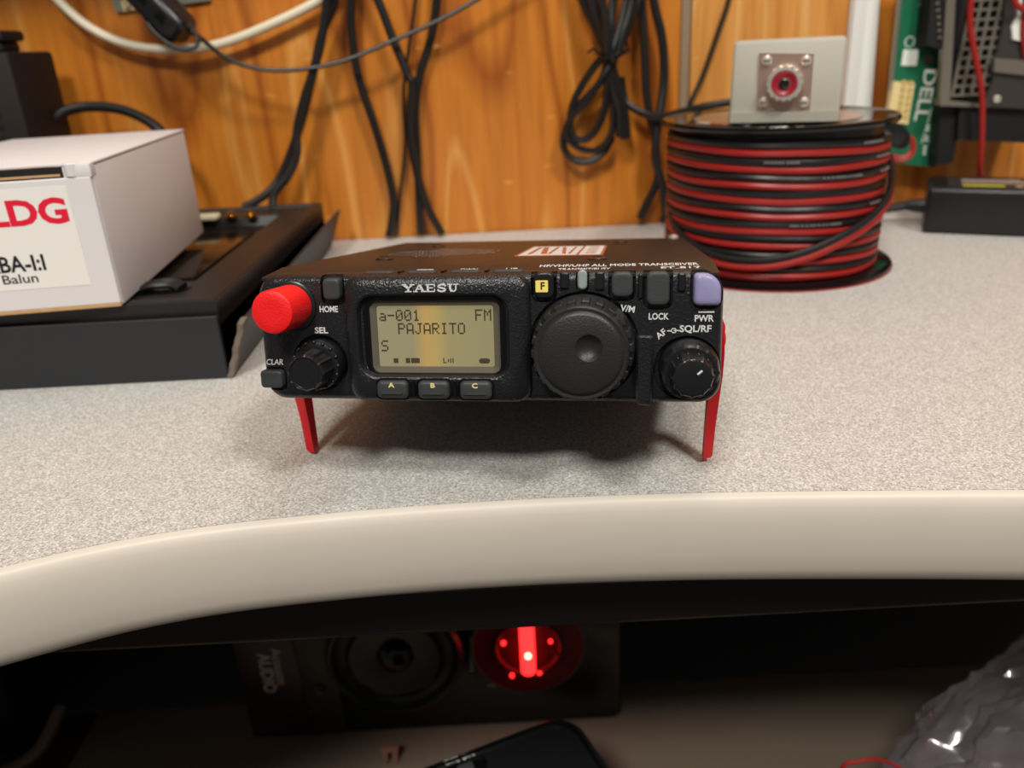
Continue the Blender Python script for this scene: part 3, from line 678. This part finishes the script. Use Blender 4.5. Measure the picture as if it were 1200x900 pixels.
# raised rim with a sunken middle
bm = BM()
def trr(x0, x1, y0, y1, z): return [(x0, y0, z), (x1, y0, z), (x1, y1, z), (x0, y1, z)]
loft(bm, [trr(-420, -124, 333, 564, 2), trr(-420, -124, 333, 564, 34.2), trr(-419, -125, 334, 563, 35), trr(-416, -129, 339, 558, 35), trr(-415, -130, 340, 557, 33.6), trr(-300, -146, 372, 532, 33.4), trr(-298, -148, 376, 529, 28), trr(-280, -152, 384, 522, 27.2)], True, True)
obj('inset', bm, M['blkcard2'], tray, org=to)
obj('glossy_panel', BX(-278, -154, 392, 500, 27.3, 30.4, bev=.8), mat('glossy_brown_panel', srgb(30, 24, 20), .12), tray, org=to)
obj('finger_recess', loft(BM(), [rr(-157, 359, 26, 17, 8, 33.5, 8, 'z'), rr(-157, 359, 26, 17, 8, 34.2, 8, 'z'), rr(-157, 359, 23, 14, 7, 34.2, 8, 'z'), rr(-157, 359, 22, 13, 6.5, 33.6, 8, 'z')], True, True), M['gloss'], tray, org=to)
for dy in (-3.5, 0, 3.5):
    tb_ = tube(BM(), spline([(-167, 357+dy, 34.6), (-160, 359+dy, 36.2), (-152, 360+dy, 36), (-147, 358+dy, 34.4)], 5), 1.5, 8); obj('finger_strap', tb_, M['cable'], tray, org=to)
bm = BM(); N_ = 16; rows = []
for k in range(2):
    rows.append([])
lowr = [(-123.2-k/N_*3.5, 332+k/N_*248) for k in range(N_+1)]
P0 = [[(x, y, 0.2), (x+1.6, y, .2), (x+11.5+random.uniform(-.4, .4), y, 26.4+random.uniform(-.5, .5)), (x+9.8, y, 26.6)] for x, y in lowr]
P0[0] = [(x, y+random.uniform(-1, 1), z) for x, y, z in P0[0]]
loft(bm, P0); fl_ = obj('side_flap', bm, M['blkcard'], tray, org=to)
# torn edge at the flap's front
bm = BM(); rows = []
for k in range(13):
    t = k/12; x = -123+9.5*t; z = .6+26*t; j = random.uniform(-1.1, 1.1)
    rows.append([(x-1.0+j*.4, 329.4+j*.6, z), (x+1.6+j*.5, 329.2+j*.6, z), (x+1.9, 333, z), (x-.6, 333, z)])
loft(bm, rows); obj('torn_edge', bm, M['torn'], tray, org=to)
# foil and brass fittings at the case's rear
for (x, y, r, m_, h) in ((-176, 530, 3.2, 'brass', 4), (-163, 528, 3.2, 'brass', 4)):
    obj('brass_stud', lathe(BM(), (x, y, 33.6), [(0, r), (h*.5, r), (h*.6, r*.6), (h, r*.6), (h+.3, .3)], 20, 'z'), M[m_], tray, org=to)
obj('foil_tab', BX(-199, -184, 524, 534, 33.6, 37, bev=1.2), mat('pale_foil', srgb(244, 236, 200), .25), tray, org=to)

BA = 0.1
wb = thing('balun_box', 'white cardboard carton with red logo label resting on the black case', 'box', (-161.7, 330.8, 35.1), (0, 0, BA))
Wb, Db, Hb = 92, 146.9, 58
def wp(name, bm, m, par=None, **k): return obj(name, bm, m, par or wb, **k)
wp('carton', BX(-Wb, 0, .6, Db, .3, Hb-.5, bev=.9, seg=2), M['card'])
wp('front_panel', BX(-Wb, -.6, -1.0, .6, 1.4, Hb-4.6, bev=.4, seg=1), M['card'])
wp('kraft_edge', BX(-Wb, -.8, -.9, 1.4, -.1, 1.6, bev=.2, seg=1), M['kraft'])
wp('lid', BX(-Wb, .2, 2.0, Db+.4, Hb-.4, Hb+.8, bev=.5, seg=2), M['card'])
# lid tuck: layers of kraft board showing at the front edge
wp('lid_front', BX(-9, .2, -.9, 4.5, Hb-5, Hb+.6, bev=.8), M['card'])
for k, (zz, x1) in enumerate(((Hb-3.9, -12), (Hb-2.6, -13), (Hb-1.3, -15))):
    bm = BM(); rows = []
    for i in range(24):
        x = -Wb+(x1+Wb)*i/23; j = random.uniform(-.5, .5)
        rows.append([(x, -.3+j*.8+k*.9, zz), (x, 4.6+k*.5, zz), (x, 4.6+k*.5, zz+.9), (x, -.3+j*.8+k*.9, zz+.9)])
    loft(bm, rows); wp('board_layer', bm, M['kraft'])
wp('opening_shade', BX(-Wb, -11, .1, 1.2, Hb-4.6, Hb-.3, bev=.1, seg=1), M['black'])  # black strip painted as the shade inside the lid opening
bm = lathe(BM(), (-7.5, 1.2, Hb-1.5), [(-2.6, 2.8), (2.0, 3.0), (2.6, 2.2)], 20, 'z'); wp('tuck_tab', bm, M['card'])
lab = wp('label', BX(-72, -10.5, -1.16, -1.0, 10.2, 50.6), M['label'])
def wtext(b, x, z, size, m, **k): return text('label_print', b, size, M[m], lab, (x, -1.2, z), rot=(pi/2, 0, 0), **k)
wtext('LDG', -27.6, 40.6, 13.6, 'logored', width=30.5, bold=.5)
wtext('RBA-I:I', -37.4, 20.6, 9.2, 'ink', width=22.5, bold=.2)
wtext('Balun', -37.4, 14.6, 5.4, 'ink', width=13.8, bold=.05)

# dark brown case behind the carton
bm = BX(-420, -292, 530, 585, 35.2, 139.5, bev=2.5)
dc = thing('brown_case', 'dark brown vented metal case standing behind the white carton', 'case', (-356, 557, 0)); do = (-356, 557, 0)
for v in bm.verts: v.co.x += 0
obj('body', bm, M['brownbox'], dc, org=do)
obj('stand_foot', BX(-410, -300, 572, 580, 0, 36, bev=1), M['black'], dc, org=do)
for r in range(6):
    for c_ in range(3):
        obj('vent_slot', BX(-309.5-c_*6, -306-c_*6, 529.6, 530.4, 108-r*6.5, 111.5-r*6.5, bev=.2, seg=1), M['ink'], dc, org=do)
obj('top_knob', BX(-330, -302, 545, 566, 139.4, 146, bev=2), M['black'], dc, org=do)
obj('top_plate', BX(-345, -299, 542, 569, 145.8, 152, bev=2), M['black'], dc, org=do)
bm = px_cable([(30, 170, 562), (62, 142, 568), (78, 130, 572), (105, 125, 575), (140, 128, 574), (170, 140, 570), (192, 158, 565), (205, 185, 560), (206, 230, 556)], 3.4)
tag(obj('thick_cable', bm, M['cable']), 'thick black cable arching behind the white carton', 'cable')

# ================================================================== cables in front of the wall
def cable(label, path, r, m='cable', name='cable', group=None):
    tag(obj(name, px_cable(path, r), M[m]), label, 'cable', group)
cable('left black cable of the twisted pair running down to the black case', [(396, -60, 588), (392, 0, 588), (377, 40, 587), (366, 90, 586), (351, 150, 584), (332, 200, 580), (318, 222, 576), (300, 236, 570), (285, 243, 566)], 2.90)
cable('black cable crossing over its twin above the black case', [(386, -60, 578), (383, 0, 578), (374, 60, 577), (358, 110, 575), (348, 150, 574), (348, 180, 571), (338, 206, 567), (322, 226, 563), (319, 244, 559)], 2.78)
cable('single black cable curving down the wall left of the crossing cables', [(414, -60, 592), (412, 0, 592), (412, 35, 592), (420, 90, 592), (438, 145, 592), (453, 195, 593), (461, 235, 594), (459, 262, 594), (456, 277, 594)], 2.90)
cable('black cable sloping from upper left and ending rightmost of the crossing cables', [(420, -50, 588), (443, 0, 588), (460, 45, 588), (478, 88, 587), (483, 100, 587), (481, 150, 588), (487, 195, 590), (500, 240, 592), (518, 274, 594)], 2.90)
cable('black cable coming from upper right and dropping straight behind the crossing', [(514, -60, 593), (512, 0, 593), (505, 45, 594), (492, 88, 594.5), (487, 130, 595), (489, 180, 595), (491, 230, 595), (493, 274, 595)], 2.90)
cable('thin black lead hanging beside the crossing cables', [(489, -60, 597), (487, 0, 597), (479, 60, 597), (473, 110, 597), (475, 170, 597), (469, 230, 597), (465, 276, 597)], 1.16)
cable('cream white cable sagging across the upper left wall', [(30, -45, 592), (68, 0, 592), (105, 32, 591), (150, 52, 591), (200, 58, 591), (255, 52, 591), (310, 32, 591), (375, 0, 592), (430, -40, 592)], 3.0, 'cream')
# clip-on ferrite with its thin lead
fa, fb = at(178, 0, 566), at(216, 40, 562)
ax = (fb-fa).normalized(); 
fr = thing('ferrite_choke', 'black clip-on ferrite choke hanging at the upper left', 'ferrite choke', fb)
q = ax.to_track_quat('Z', 'Y').to_matrix().to_4x4(); L_ = 56
bm = BM(); secs = []
for z, s in ((-L_, .6), (-L_+2, .9), (-L_+6, 1), (-6, 1), (-1.5, .9), (1, .62)):
    secs.append([q @ Vector(p) for p in rr(0, 0, 23*s, 20*s, 6*s, z, 4, 'z')])
loft(bm, secs); obj('shell', bm, M['smooth'], fr)
view = (q.inverted().to_3x3() @ Vector((0, -1, 0)))
for zc in (-12, -27):
    bm = BX(-3.6, 3.6, -11.6, -9.6, zc-4.2, zc+4.2, bev=.6, seg=1)
    box(bm, -2.2, 2.2, -12.2, -11.4, zc-2.6, zc+2.6, bev=.3, seg=1)
    an = math.atan2(view.y, view.x)+pi/2
    Rz = q @ Matrix.Rotation(an, 4, 'Z')
    for v in bm.verts: v.co = Rz @ v.co
    obj('latch', bm, M['gloss'], fr)
lp = [at(*p) for p in ((166, 8, 560), (176, 32, 557), (196, 50, 556), (214, 58, 556), (229, 55, 558), (232, 44, 560), (224, 34, 562))]
obj('strap_loop', tube(BM(), [p-fb for p in spline(lp, 6)], 1.3, 8), M['cable'], fr)
cable('thin black lead sagging from the ferrite choke across the upper wall', [(215, 36, 562), (232, 42, 564), (262, 66, 568), (300, 80, 570), (345, 82, 571), (400, 72, 573), (460, 48, 578), (510, 26, 580), (558, 0, 582), (620, -40, 582)], 1.45)
# plaque on the wall
pa, pb, pc = at(135, 14, 600), at(236, 1, 600), at(130, 0, 600)
bm = BM(); loft(bm, [[(pa.x, y, pa.z), (pb.x+6, y, pb.z), (pb.x+2, y, pb.z+60), (pa.x-3, y, pa.z+60)] for y in (599.5, 602.9)])
pl = obj('plaque', bm, M['plaque'], None); tag(pl, 'grey-green lettered plaque fixed high on the wall behind the ferrite', 'plaque')
tq = at(159, 5, 599)
text('plaque_print', 'Panas', 9, M['gold'], pl, ((tq.x+3)-pl.location.x/S, 599.3-pl.location.y/S, tq.z-pl.location.z/S), rot=(pi/2, radians(-5), 0), bold=.15, width=25)
tq = at(152, -7, 599)

# tied bundle of black cable
bd = thing('cable_bundle', 'coil of black cord tied in the middle hanging on the wall', 'cable', at(713, 190, 590))
bo = at(713, 190, 590)
def strand(path, r=2.3, flat=1): obj('strand', tube(BM(), [p for p in spline([at(*p) for p in path], 6)], r, 8), M['cable'], bd, org=bo)
strand([(672, -40, 588), (684, 0, 588), (698, 30, 584), (710, 58, 582), (722, 100, 581), (731, 135, 582), (733, 162, 583)], 3.71)
strand([(690, -40, 582), (694, 0, 580), (706, 35, 578), (716, 62, 578), (718, 100, 578), (726, 130, 580), (727, 160, 581)], 3.36)
strand([(720, -40, 586), (718, 0, 585), (716, 35, 580), (714, 62, 580), (704, 95, 582), (678, 125, 586), (661, 158, 588), (664, 180, 589), (684, 190, 589), (706, 180, 589), (718, 160, 588)], 2.55)
strand([(738, -40, 586), (734, 0, 583), (726, 35, 579), (718, 62, 576), (712, 95, 577), (708, 130, 579), (694, 158, 583), (678, 164, 585), (668, 150, 586), (672, 120, 585), (688, 90, 582), (706, 66, 578)], 2.55)
strand([(752, -40, 588), (748, 0, 586), (738, 30, 581), (724, 62, 577), (708, 88, 575), (688, 118, 578), (668, 140, 583), (664, 158, 585), (676, 172, 586), (698, 176, 586), (716, 158, 584), (718, 120, 581), (716, 80, 578)], 2.32)
strand([(742, -40, 580), (740, 5, 577), (730, 40, 574), (724, 66, 573)], 2.78)
strand([(704, -40, 576), (706, 0, 574), (712, 40, 572), (712, 66, 572)], 2.67)
tw = [at(700, 62, 579), at(708, 66, 570), at(722, 65, 567), at(734, 60, 571), at(736, 58, 579)]
obj('twist_tie', tube(BM(), [p for p in spline(tw, 5)], 1.5, 8), M['gloss'], bd, org=bo)
tw = [at(734, 60, 574), at(735, 50, 572)]; obj('tie_end', tube(BM(), tw, .8, 6), M['gloss'], bd, org=bo)
tw = [at(706, 64, 572), at(696, 58, 569), at(688, 62, 568)]; obj('tie_end', tube(BM(), spline(tw, 4), .8, 6), M['gloss'], bd, org=bo)
cable('black cable hanging just right of the tied coil', [(751, -60, 594), (752, 0, 594), (755, 60, 593), (758, 115, 592), (768, 165, 590), (770, 210, 591), (757, 240, 593), (750, 256, 594)], 2.78)
cable('black cable bowing out right before passing behind the spool', [(762, -60, 590), (766, 0, 590), (776, 45, 590), (778, 95, 590), (771, 145, 586), (768, 185, 584), (776, 215, 585), (780, 248, 590), (778, 258, 594)], 3.02)
cable('black cable reaching from the tied coil to the spool rim', [(728, 90, 592), (733, 118, 590), (750, 131, 586), (772, 137, 578), (800, 131, 570), (830, 124, 562), (870, 119, 560), (960, 116, 562)], 2.55)
cable('thin black lead slanting down between seam and white board', [(868, -60, 600), (854, 0, 600), (840, 42, 600), (824, 88, 600), (808, 124, 599), (800, 160, 599), (796, 215, 600), (796, 262, 600)], 1.62)

# ================================================================== SPOOL
sx_, sy_, SH = 158.7, 479.9, 83.8
spo = (sx_, sy_, 0)
spool = thing('wire_spool', 'black spool wound with red and black wire on the desk', 'spool', spo)
obj('bottom_flange', lathe(BM(), (0, 0, 0), [(.2, 66), (.4, 69), (1.2, 69.6), (2.2, 69.4), (2.8, 68), (2.8, 30)], 96, 'z'), M['flange'], spool)
obj('rim_reflection', lathe(BM(), (0, 0, 0), [(.1, 69.0), (.1, 70.0), (.8, 70.1), (.8, 69.2)], 96, 'z', cap0=False, cap1=False), M['wirered'], spool)  # red ring: a reflection painted along the bottom flange edge
obj('top_flange', lathe(BM(), (0, 0, 0), [(SH-3.2, 30), (SH-3.2, 62.8), (SH-3.0, 64.2), (SH-1.8, 64.9), (SH-.2, 64.7), (SH+.3, 63.6), (SH-.2, 62.2), (SH-.6, 60), (SH-.6, 14), (SH-4, 13)], 96, 'z'), M['flange'], spool)
obj('core', lathe(BM(), (0, 0, 0), [(1, 56.6), (SH-3, 56.6)], 64, 'z'), M['wireblk'], spool)
obj('flange_ring', lathe(BM(), (0, 0, 0), [(SH-.62, 46), (SH-.4, 46), (SH-.4, 26), (SH-.62, 26)], 48, 'z', cap0=False, cap1=False), mat('dull_tan', srgb(150, 120, 96), .3), spool)  # flat tan ring on the top flange
for k, a in enumerate((200, 214, 228)):
    p = Vector((48*cos(radians(a)), 48*sin(radians(a)), 0)); obj('flat_mark', BX(-7, 7, -1.2, 1.2, SH-.5, SH-.3, mtx=Matrix.Translation(p) @ Matrix.Rotation(radians(a+90), 4, 'Z')), M['print'] if k != 1 else M['wirered'], spool)  # short white and red marks on the top flange
wr = 1.98; turns = 9.5; N_ = 64; pitch = 8.05
for name, off, m in (('black_wire', 0.0, 'wireblk'), ('red_wire', -3.95, 'wirered')):
    pts = []
    for i in range(int(turns*N_)+1):
        a = 2*pi*i/N_+radians(100); tz = i/N_
        z = SH-6.2-tz*pitch+off
        j = noise.noise(Vector((cos(a)*.9, sin(a)*.9, tz*3.1)))
        rad = 59.4+.9*noise.noise(Vector((cos(a)*1.3+5, sin(a)*1.3, tz*2.3)))
        pts.append((rad*cos(a), rad*sin(a), max(5.0, z+1.3*j)))
    obj(name, tube(BM(), pts, wr, 10), M[m], spool)
# a loose turn climbing across the front
for name, off, m in (('loose_black_wire', 2.0, 'wireblk'), ('loose_red_wire', -1.9, 'wirered')):
    path = []
    for a, z, r in ((-178, 30, 60), (-165, 25, 61.6), (-150, 19, 62.6), (-130, 14, 63.4), (-110, 14, 63.8), (-92, 18, 64), (-75, 24.5, 64), (-58, 31, 64), (-42, 38, 64), (-28, 45, 64), (-14, 52, 64.2), (-3, 57, 65), (8, 60, 66), (20, 60, 65.6), (35, 57, 64), (60, 52, 62.6), (90, 50, 62)):
        path.append((r*cos(radians(a)), r*sin(radians(a)), z+off))
    obj(name, tube(BM(), spline(path, 6), wr, 10), M[m], spool)
M['wprint'] = mat('faded_jacket_print', srgb(120, 118, 118), .6)
for (n_, a0, a1) in ((0, -62, -46), (1, -112, -96), (1, -50, -34), (2, -84, -62), (2, -44, -28), (4, -52, -34), (5, -98, -72)):
    bm = BM(); a = a0
    while a < a1:
        z = 77.6-8.05*((a+260)/360+n_)
        mt_ = Matrix.Rotation(radians(a+90), 4, 'Z'); box(bm, -.5, .6, -61.9, -60.6, z-.45, z+.45, mtx=mt_); a += random.choice((1.6, 2.2))
    obj('jacket_print', bm, M['wprint'], spool)

# grey connector box on the spool
gb0 = Vector((121.2, 444.4, SH+.45)); gb1 = Vector((172.4, 424.8, SH+.45)); gw = (gb1-gb0).length; ga = math.atan2((gb1-gb0).y, (gb1-gb0).x)
gb = thing('connector_box', 'grey plastic box with a square coax socket standing on the spool', 'connector box', gb0, (0, 0, ga))
bm = BM(); 
def gl(x0, x1, y0, y1, z, r=2.0): return [(a, b, z) for a, b, _ in [(p[0], p[1], 0) for p in rr((x0+x1)/2, (y0+y1)/2, x1-x0, y1-y0, r, z, 4, 'z')]]
loft(bm, [gl(.5, gw-.5, -1.6, 36, 0), gl(0, gw, -2.2, 36.5, .6), gl(.2, gw-.2, -2.2, 36.5, 5.6)]); obj('base_plinth', bm, M['greybox'], gb)
bm = BM(); loft(bm, [gl(.3, gw-.3, -.4, 36, 5.4), gl(.8, gw-.2, .4, 36, 38.2), gl(1.4, gw-.8, 1.2, 35.4, 39.6), gl(3, gw-2.4, 3, 33.6, 40.1)]); obj('housing', bm, M['greybox'], gb, ang=.8)
def gpt(px, py):   # point on the front face, in the box's own axes
    n = Vector((-sin(ga), cos(ga), 0)); d = ray(px, py); k = (gb0-Vector((0, 0, CH))).dot(n)/d.dot(n)
    p = Vector((0, 0, CH))+d*k-gb0; return p.x*cos(ga)+p.y*sin(ga), p.z
pc_ = [gpt(890, 62), gpt(954, 63), gpt(949, 130), gpt(887, 129)]
bm = BM(); loft(bm, [[(x, y, z) for x, z in pc_] for y in (.2, -1.0)])
pl_ = obj('mounting_plate', bm, M['plate'], gb)
cx_, cz_ = gpt(920, 97)
pr = lathe(BM(), (cx_, -1, cz_), [(.5, 8.6), (-1.2, 8.8), (-5.6, 8.6, 1), (-6.6, 8.2, 1), (-6.8, 6.4), (-5.6, 6.1), (-5.4, 5.8)], 72, mod=lambda a: 1+.05*cos(16*a)); obj('socket_barrel', pr, M['nickel'], gb)
obj('insulator', lathe(BM(), (cx_, -1, cz_), [(-5.2, 6.3), (-6.4, 6.2), (-6.6, 5.4), (-5.4, 2.8), (-5.4, 2.4)], 36), M['redins'], gb)
obj('centre_pin', lathe(BM(), (cx_, -1, cz_), [(-5.2, 2.5), (-6.9, 2.4), (-7.1, 1.8), (-6.0, 1.2)], 24), M['screw'], gb)
for px, py in ((899, 71), (945, 71), (895, 120), (942, 120)):
    x, z = gpt(px, py); s_ = obj('screw', lathe(BM(), (x, -1, z), [(.2, 2.5), (-1.0, 2.5), (-2.0, 1.7), (-2.3, .4)], 20), M['nickel'], gb)
    obj('slot', BX(x-1.6, x+1.6, -3.32, -2.9, z-.3, z+.3), M['ink'], s_)

# ================================================================== RIGHT: board, cage, power brick
def px_prism(pts, y0, y1):  # upright plate whose outline lies at depth y0
    P = [at(px, py, y0) for px, py in pts]; return loft(BM(), [[(p.x, y, p.z) for p in P] for y in (y0, y1)])
PY = 580
po = at(1070, 192, PY); po = Vector((po.x, PY+2, po.z))
pcb = thing('circuit_board', 'green computer circuit board leaning upright against the wall at right', 'circuit board', po)
def pp(name, bm, m, par=None): return obj(name, bm, m, par or pcb, org=po)
pp('board', px_prism([(1037, 190), (1095, 196), (1142, -40), (1061, -40)], PY, PY+1.8), M['pcb'])
pp('board_edge', px_prism([(1034.5, 190), (1037, 190), (1061, -40), (1058, -40)], PY-1.5, PY+2), M['cage'])
pp('slot_connector', px_prism([(1086, 52), (1108, 60), (1132, 56), (1140, -40), (1096, -40)], PY-16, PY), M['black'])
bm = BM()
for r in range(12):
    for c_ in range(2):
        p = at(1079+c_*5+(55-r*8)*.06, 47-r*7, PY-1.2); box(bm, p.x-1.1, p.x+1.1, PY-2.4, PY, p.z-1.3, p.z+1.3)
o = pp('solder_pins', bm, M['cage']); o['kind'] = 'stuff'
bm = BM()
for r in range(9):
    p = at(1098+(50-r*9)*.06, 44-r*8, PY-16.5); box(bm, p.x-1, p.x+1, PY-17.2, PY-16, p.z-.9, p.z+.9)
    p = at(1108+(50-r*9)*.06, 46-r*8, PY-16.5); box(bm, p.x-1, p.x+1, PY-17.2, PY-16, p.z-.9, p.z+.9)
o = pp('slot_contacts', bm, M['cage']); o['kind'] = 'stuff'
pp('barcode_label', px_prism([(1056, 77), (1074, 77), (1077, 58), (1059, 58)], PY-.4, PY), M['pcbw'])
p = at(1088, 70, PY); pp('mounting_hole', lathe(BM(), (p.x, PY, p.z), [(0, 3.6), (-.6, 3.6), (-.6, 1.8), (-.1, 1.6)], 24), M['cage'])
p = at(1066, 49, PY); pp('silkscreen_ring', lathe(BM(), (p.x, PY, p.z), [(0, 3.4), (-.15, 3.4), (-.15, 2.8), (0, 2.8)], 24, cap0=False, cap1=False), M['pcbw'])
cn = pp('pin_socket', px_prism([(1039, 142), (1064, 146), (1072, 98), (1048, 95)], PY-5, PY), M['conncream'])
for r in range(6):
    for c_ in range(2):
        px = 1051+c_*8+(142-8*r-142)*-.16*0+r*1.3-1; py = 139-8*r+c_*1
        pp('socket_cell', px_prism([(px, py), (px+5.5, py+.4), (px+6.6, py-5), (px+1.1, py-5.4)], PY-5.6, PY-5), mat('cell_%d_%d' % (r, c_), srgb(196, 168, 104), .6) if r == 0 and c_ == 0 else bpy.data.materials['cell_0_0'], cn)
p = at(1084, 111, PY)
text('board_print', 'DELL', 12.5, M['pcbw'], pcb, (p.x-po.x, PY-.3-po.y, p.z-po.z), rot=(pi/2, radians(95), 0), bold=.25, width=33)
for px, py, wpx in ((1083, 160, 3), (1090, 150, 3)):
    bm = BM()
    for k in range(9):
        if random.random() < .75:
            p = at(px+(-k*4)*-.14, py-k*4+20, PY); box(bm, p.x-1.0, p.x+1.0, PY-.25, PY, p.z-.9, p.z+.8)
    pp('silkscreen_marks', bm, M['pcbw'])
for pts in (((1094, 192), (1098, 130)), ((1080, 168), (1092, 126))):
    a_, b_ = [at(px, py, PY-.2) for px, py in pts]; pp('silkscreen_line', tube(BM(), [a_, b_], .3, 6), M['pcbw'])
pp('lower_socket', px_prism([(1097, 194), (1117, 190), (1128, 120), (1104, 118)], PY-12, PY), M['black'])

pc0 = at(1150, 170, 572); pc0 = Vector((pc0.x, 590, pc0.z))
pc = thing('computer_chassis', 'grey perforated metal computer chassis part beside the green board', 'computer part', pc0)
def cpp(name, bm, m): return obj(name, bm, m, pc, org=pc0)
CY = 562
o_ = at(1103, 123, CY); u_ = (at(1154, 122, CY)-at(1103, 123, CY)); 
cols, rws = 5, 13; cwid, chgt = 6.3, 5.7
x0 = at(1116, 112, CY).x; z0 = at(1116, 112, CY).z; bm = BM()
for c_ in range(cols+1): box(bm, x0+c_*cwid-1.0, x0+c_*cwid+1.0, CY, CY+1.2, z0, z0+rws*chgt)
for r in range(rws+1): box(bm, x0-1, x0+cols*cwid+1, CY-.05, CY+1.1, z0+r*chgt-.8, z0+r*chgt+.8)
sh_ = Matrix.Identity(4); sh_[0][2] = .06
for v in bm.verts: v.co.x += (v.co.z-z0)*.06
o = cpp('perforated_grid', bm, M['cage']); o['kind'] = 'stuff'
cpp('grid_border', px_prism([(1101, 120), (1113, 123), (1122, -40), (1112, -40)], CY-1, CY+4), M['cage'])
cpp('grid_foot', px_prism([(1101, 116), (1152, 122), (1160, 126), (1102, 124)], CY-2, CY+6), M['cage'])
cpp('cage_back', px_prism([(1107, 121), (1165, 124), (1180, -40), (1112, -40)], CY+4, CY+14), M['black'])
cpp('side_plate', px_prism([(1152, 125), (1215, 128), (1220, -40), (1182, -40), (1176, 28), (1169, 62), (1160, 76), (1164, 92)], CY-3, CY+10), M['darksteel'])
cpp('fold_strip', px_prism([(1166, 68), (1215, 72), (1215, 90), (1165, 84)], CY-6, CY-3), M['cage'])
cpp('latch_plate', px_prism([(1187, 46), (1205, 50), (1212, -10), (1196, -10), (1193, 18), (1186, 32)], CY-5, CY-3), M['pcbw'])
p = at(1168, 116, CY-3); cpp('screw', lathe(BM(), (p.x, CY-3, p.z), [(0, 2.6), (-1.2, 2.4), (-1.8, 1)], 20), M['nickel'])
cpp('lower_body', px_prism([(1125, 122), (1215, 128), (1215, 168), (1122, 164)], CY+2, CY+38), M['black'])
cable('pinkish red wire hanging straight down over the metal chassis', [(1146, -60, 555), (1138, 0, 555), (1137, 30, 555), (1142, 62, 554), (1150, 105, 554), (1151, 150, 555), (1149, 190, 557), (1149, 214, 562)], 1.9, 'wirered', 'red_wire_lead')
cable('red wire looping at the upper right corner', [(1180, -30, 553), (1188, 0, 552), (1197, 10, 552), (1212, 16, 553)], 1.8, 'wirered', 'red_wire_lead')
cable('red wire hanging at the extreme right edge', [(1204, -20, 556), (1199, 30, 556), (1200, 55, 557), (1206, 90, 558)], 1.6, 'wirered', 'red_wire_lead')
# inline plug behind the spool
p0, p1 = at(1036, 152, 548), at(1062, 168, 548)
pg = thing('inline_plug', 'black plug with looped red lead sticking out behind the spool', 'plug', p1)
d_ = (p1-p0).normalized(); qm = d_.to_track_quat('Z', 'Y').to_matrix().to_4x4()
bm = BM(); loft(bm, [[qm @ Vector(p) for p in rr(0, 0, a, b, 3, z, 4, 'z')] for z, a, b in ((-28, 12, 12), (-18, 14.5, 14), (-7, 14, 13), (-2, 10, 10), (0, 7, 7))]); obj('shell', bm, M['smooth'], pg)
for off in (0, 3.6):
    path = [at(1062+off*.4, 158+off, 548), at(1070, 166+off, 547), at(1068, 178+off, 547), at(1056, 185+off*.8, 547), at(1042, 181+off, 548), at(1030, 176+off, 548)]
    obj('lead', tube(BM(), [v-p1 for v in spline(path, 6)], 1.7, 8), M['wirered'], pg)

bx0 = Vector((276, 526, 0)); bang = math.atan2(501.6-527, 329-277.6)
br = thing('power_brick', 'black laptop power brick lying on the desk at the right', 'power adapter', bx0, (0, 0, bang))
obj('housing', BX(0, 130, 0, 53, .5, 29.5, bev=2.6, seg=3), M['brick'], br)
obj('seam_line', BX(-.15, 130.15, -.15, 53.15, 14.2, 14.7), M['ink'], br)
lb = obj('rating_label', BX(12, 118, 8, 45, 29.5, 29.62), mat('dark_label', srgb(46, 46, 50), .35), br)
obj('label_band', BX(20, 44, 10, 17, 29.62, 29.7), mat('yellow_green_band', srgb(176, 170, 40), .5), lb)
for k in range(7): obj('flat_mark', BX(50+k*6, 54+k*6, 11, 15, 29.62, 29.7), M['spr'], lb)
for k in range(3): obj('flat_mark', BX(20, 70-k*8, 24+k*6, 26+k*6, 29.62, 29.7), M['spr'], lb)
obj('strain_relief', lathe(BM(), (0, 28, 13), [(.5, 5), (-5, 4.6), (-12, 3.4)], 20, 'x'), M['cable'], br)
cab = [bx0+Matrix.Rotation(bang, 3, 'Z') @ Vector((-10, 28, 13)), at(1062, 237, 560), at(1045, 236, 560), at(1020, 240, 556), at(990, 246, 560)]
for k, z in ((0, 13), (1, 8), (2, 5), (3, 3.5), (4, 3.5)): pass
cab = [Vector((bx0.x-10*cos(bang)-28*sin(bang), bx0.y-10*sin(bang)+28*cos(bang), 13)), Vector((266, 562, 10)), Vector((250, 568, 6)), Vector((225, 570, 3.4)), Vector((195, 572, 3.4)), Vector((150, 575, 3.4))]
_mi = Matrix.Rotation(-bang, 3, 'Z')
obj('cord', tube(BM(), [_mi @ (p-bx0) for p in spline(cab, 6)], 3.0, 10), M['cable'], br)
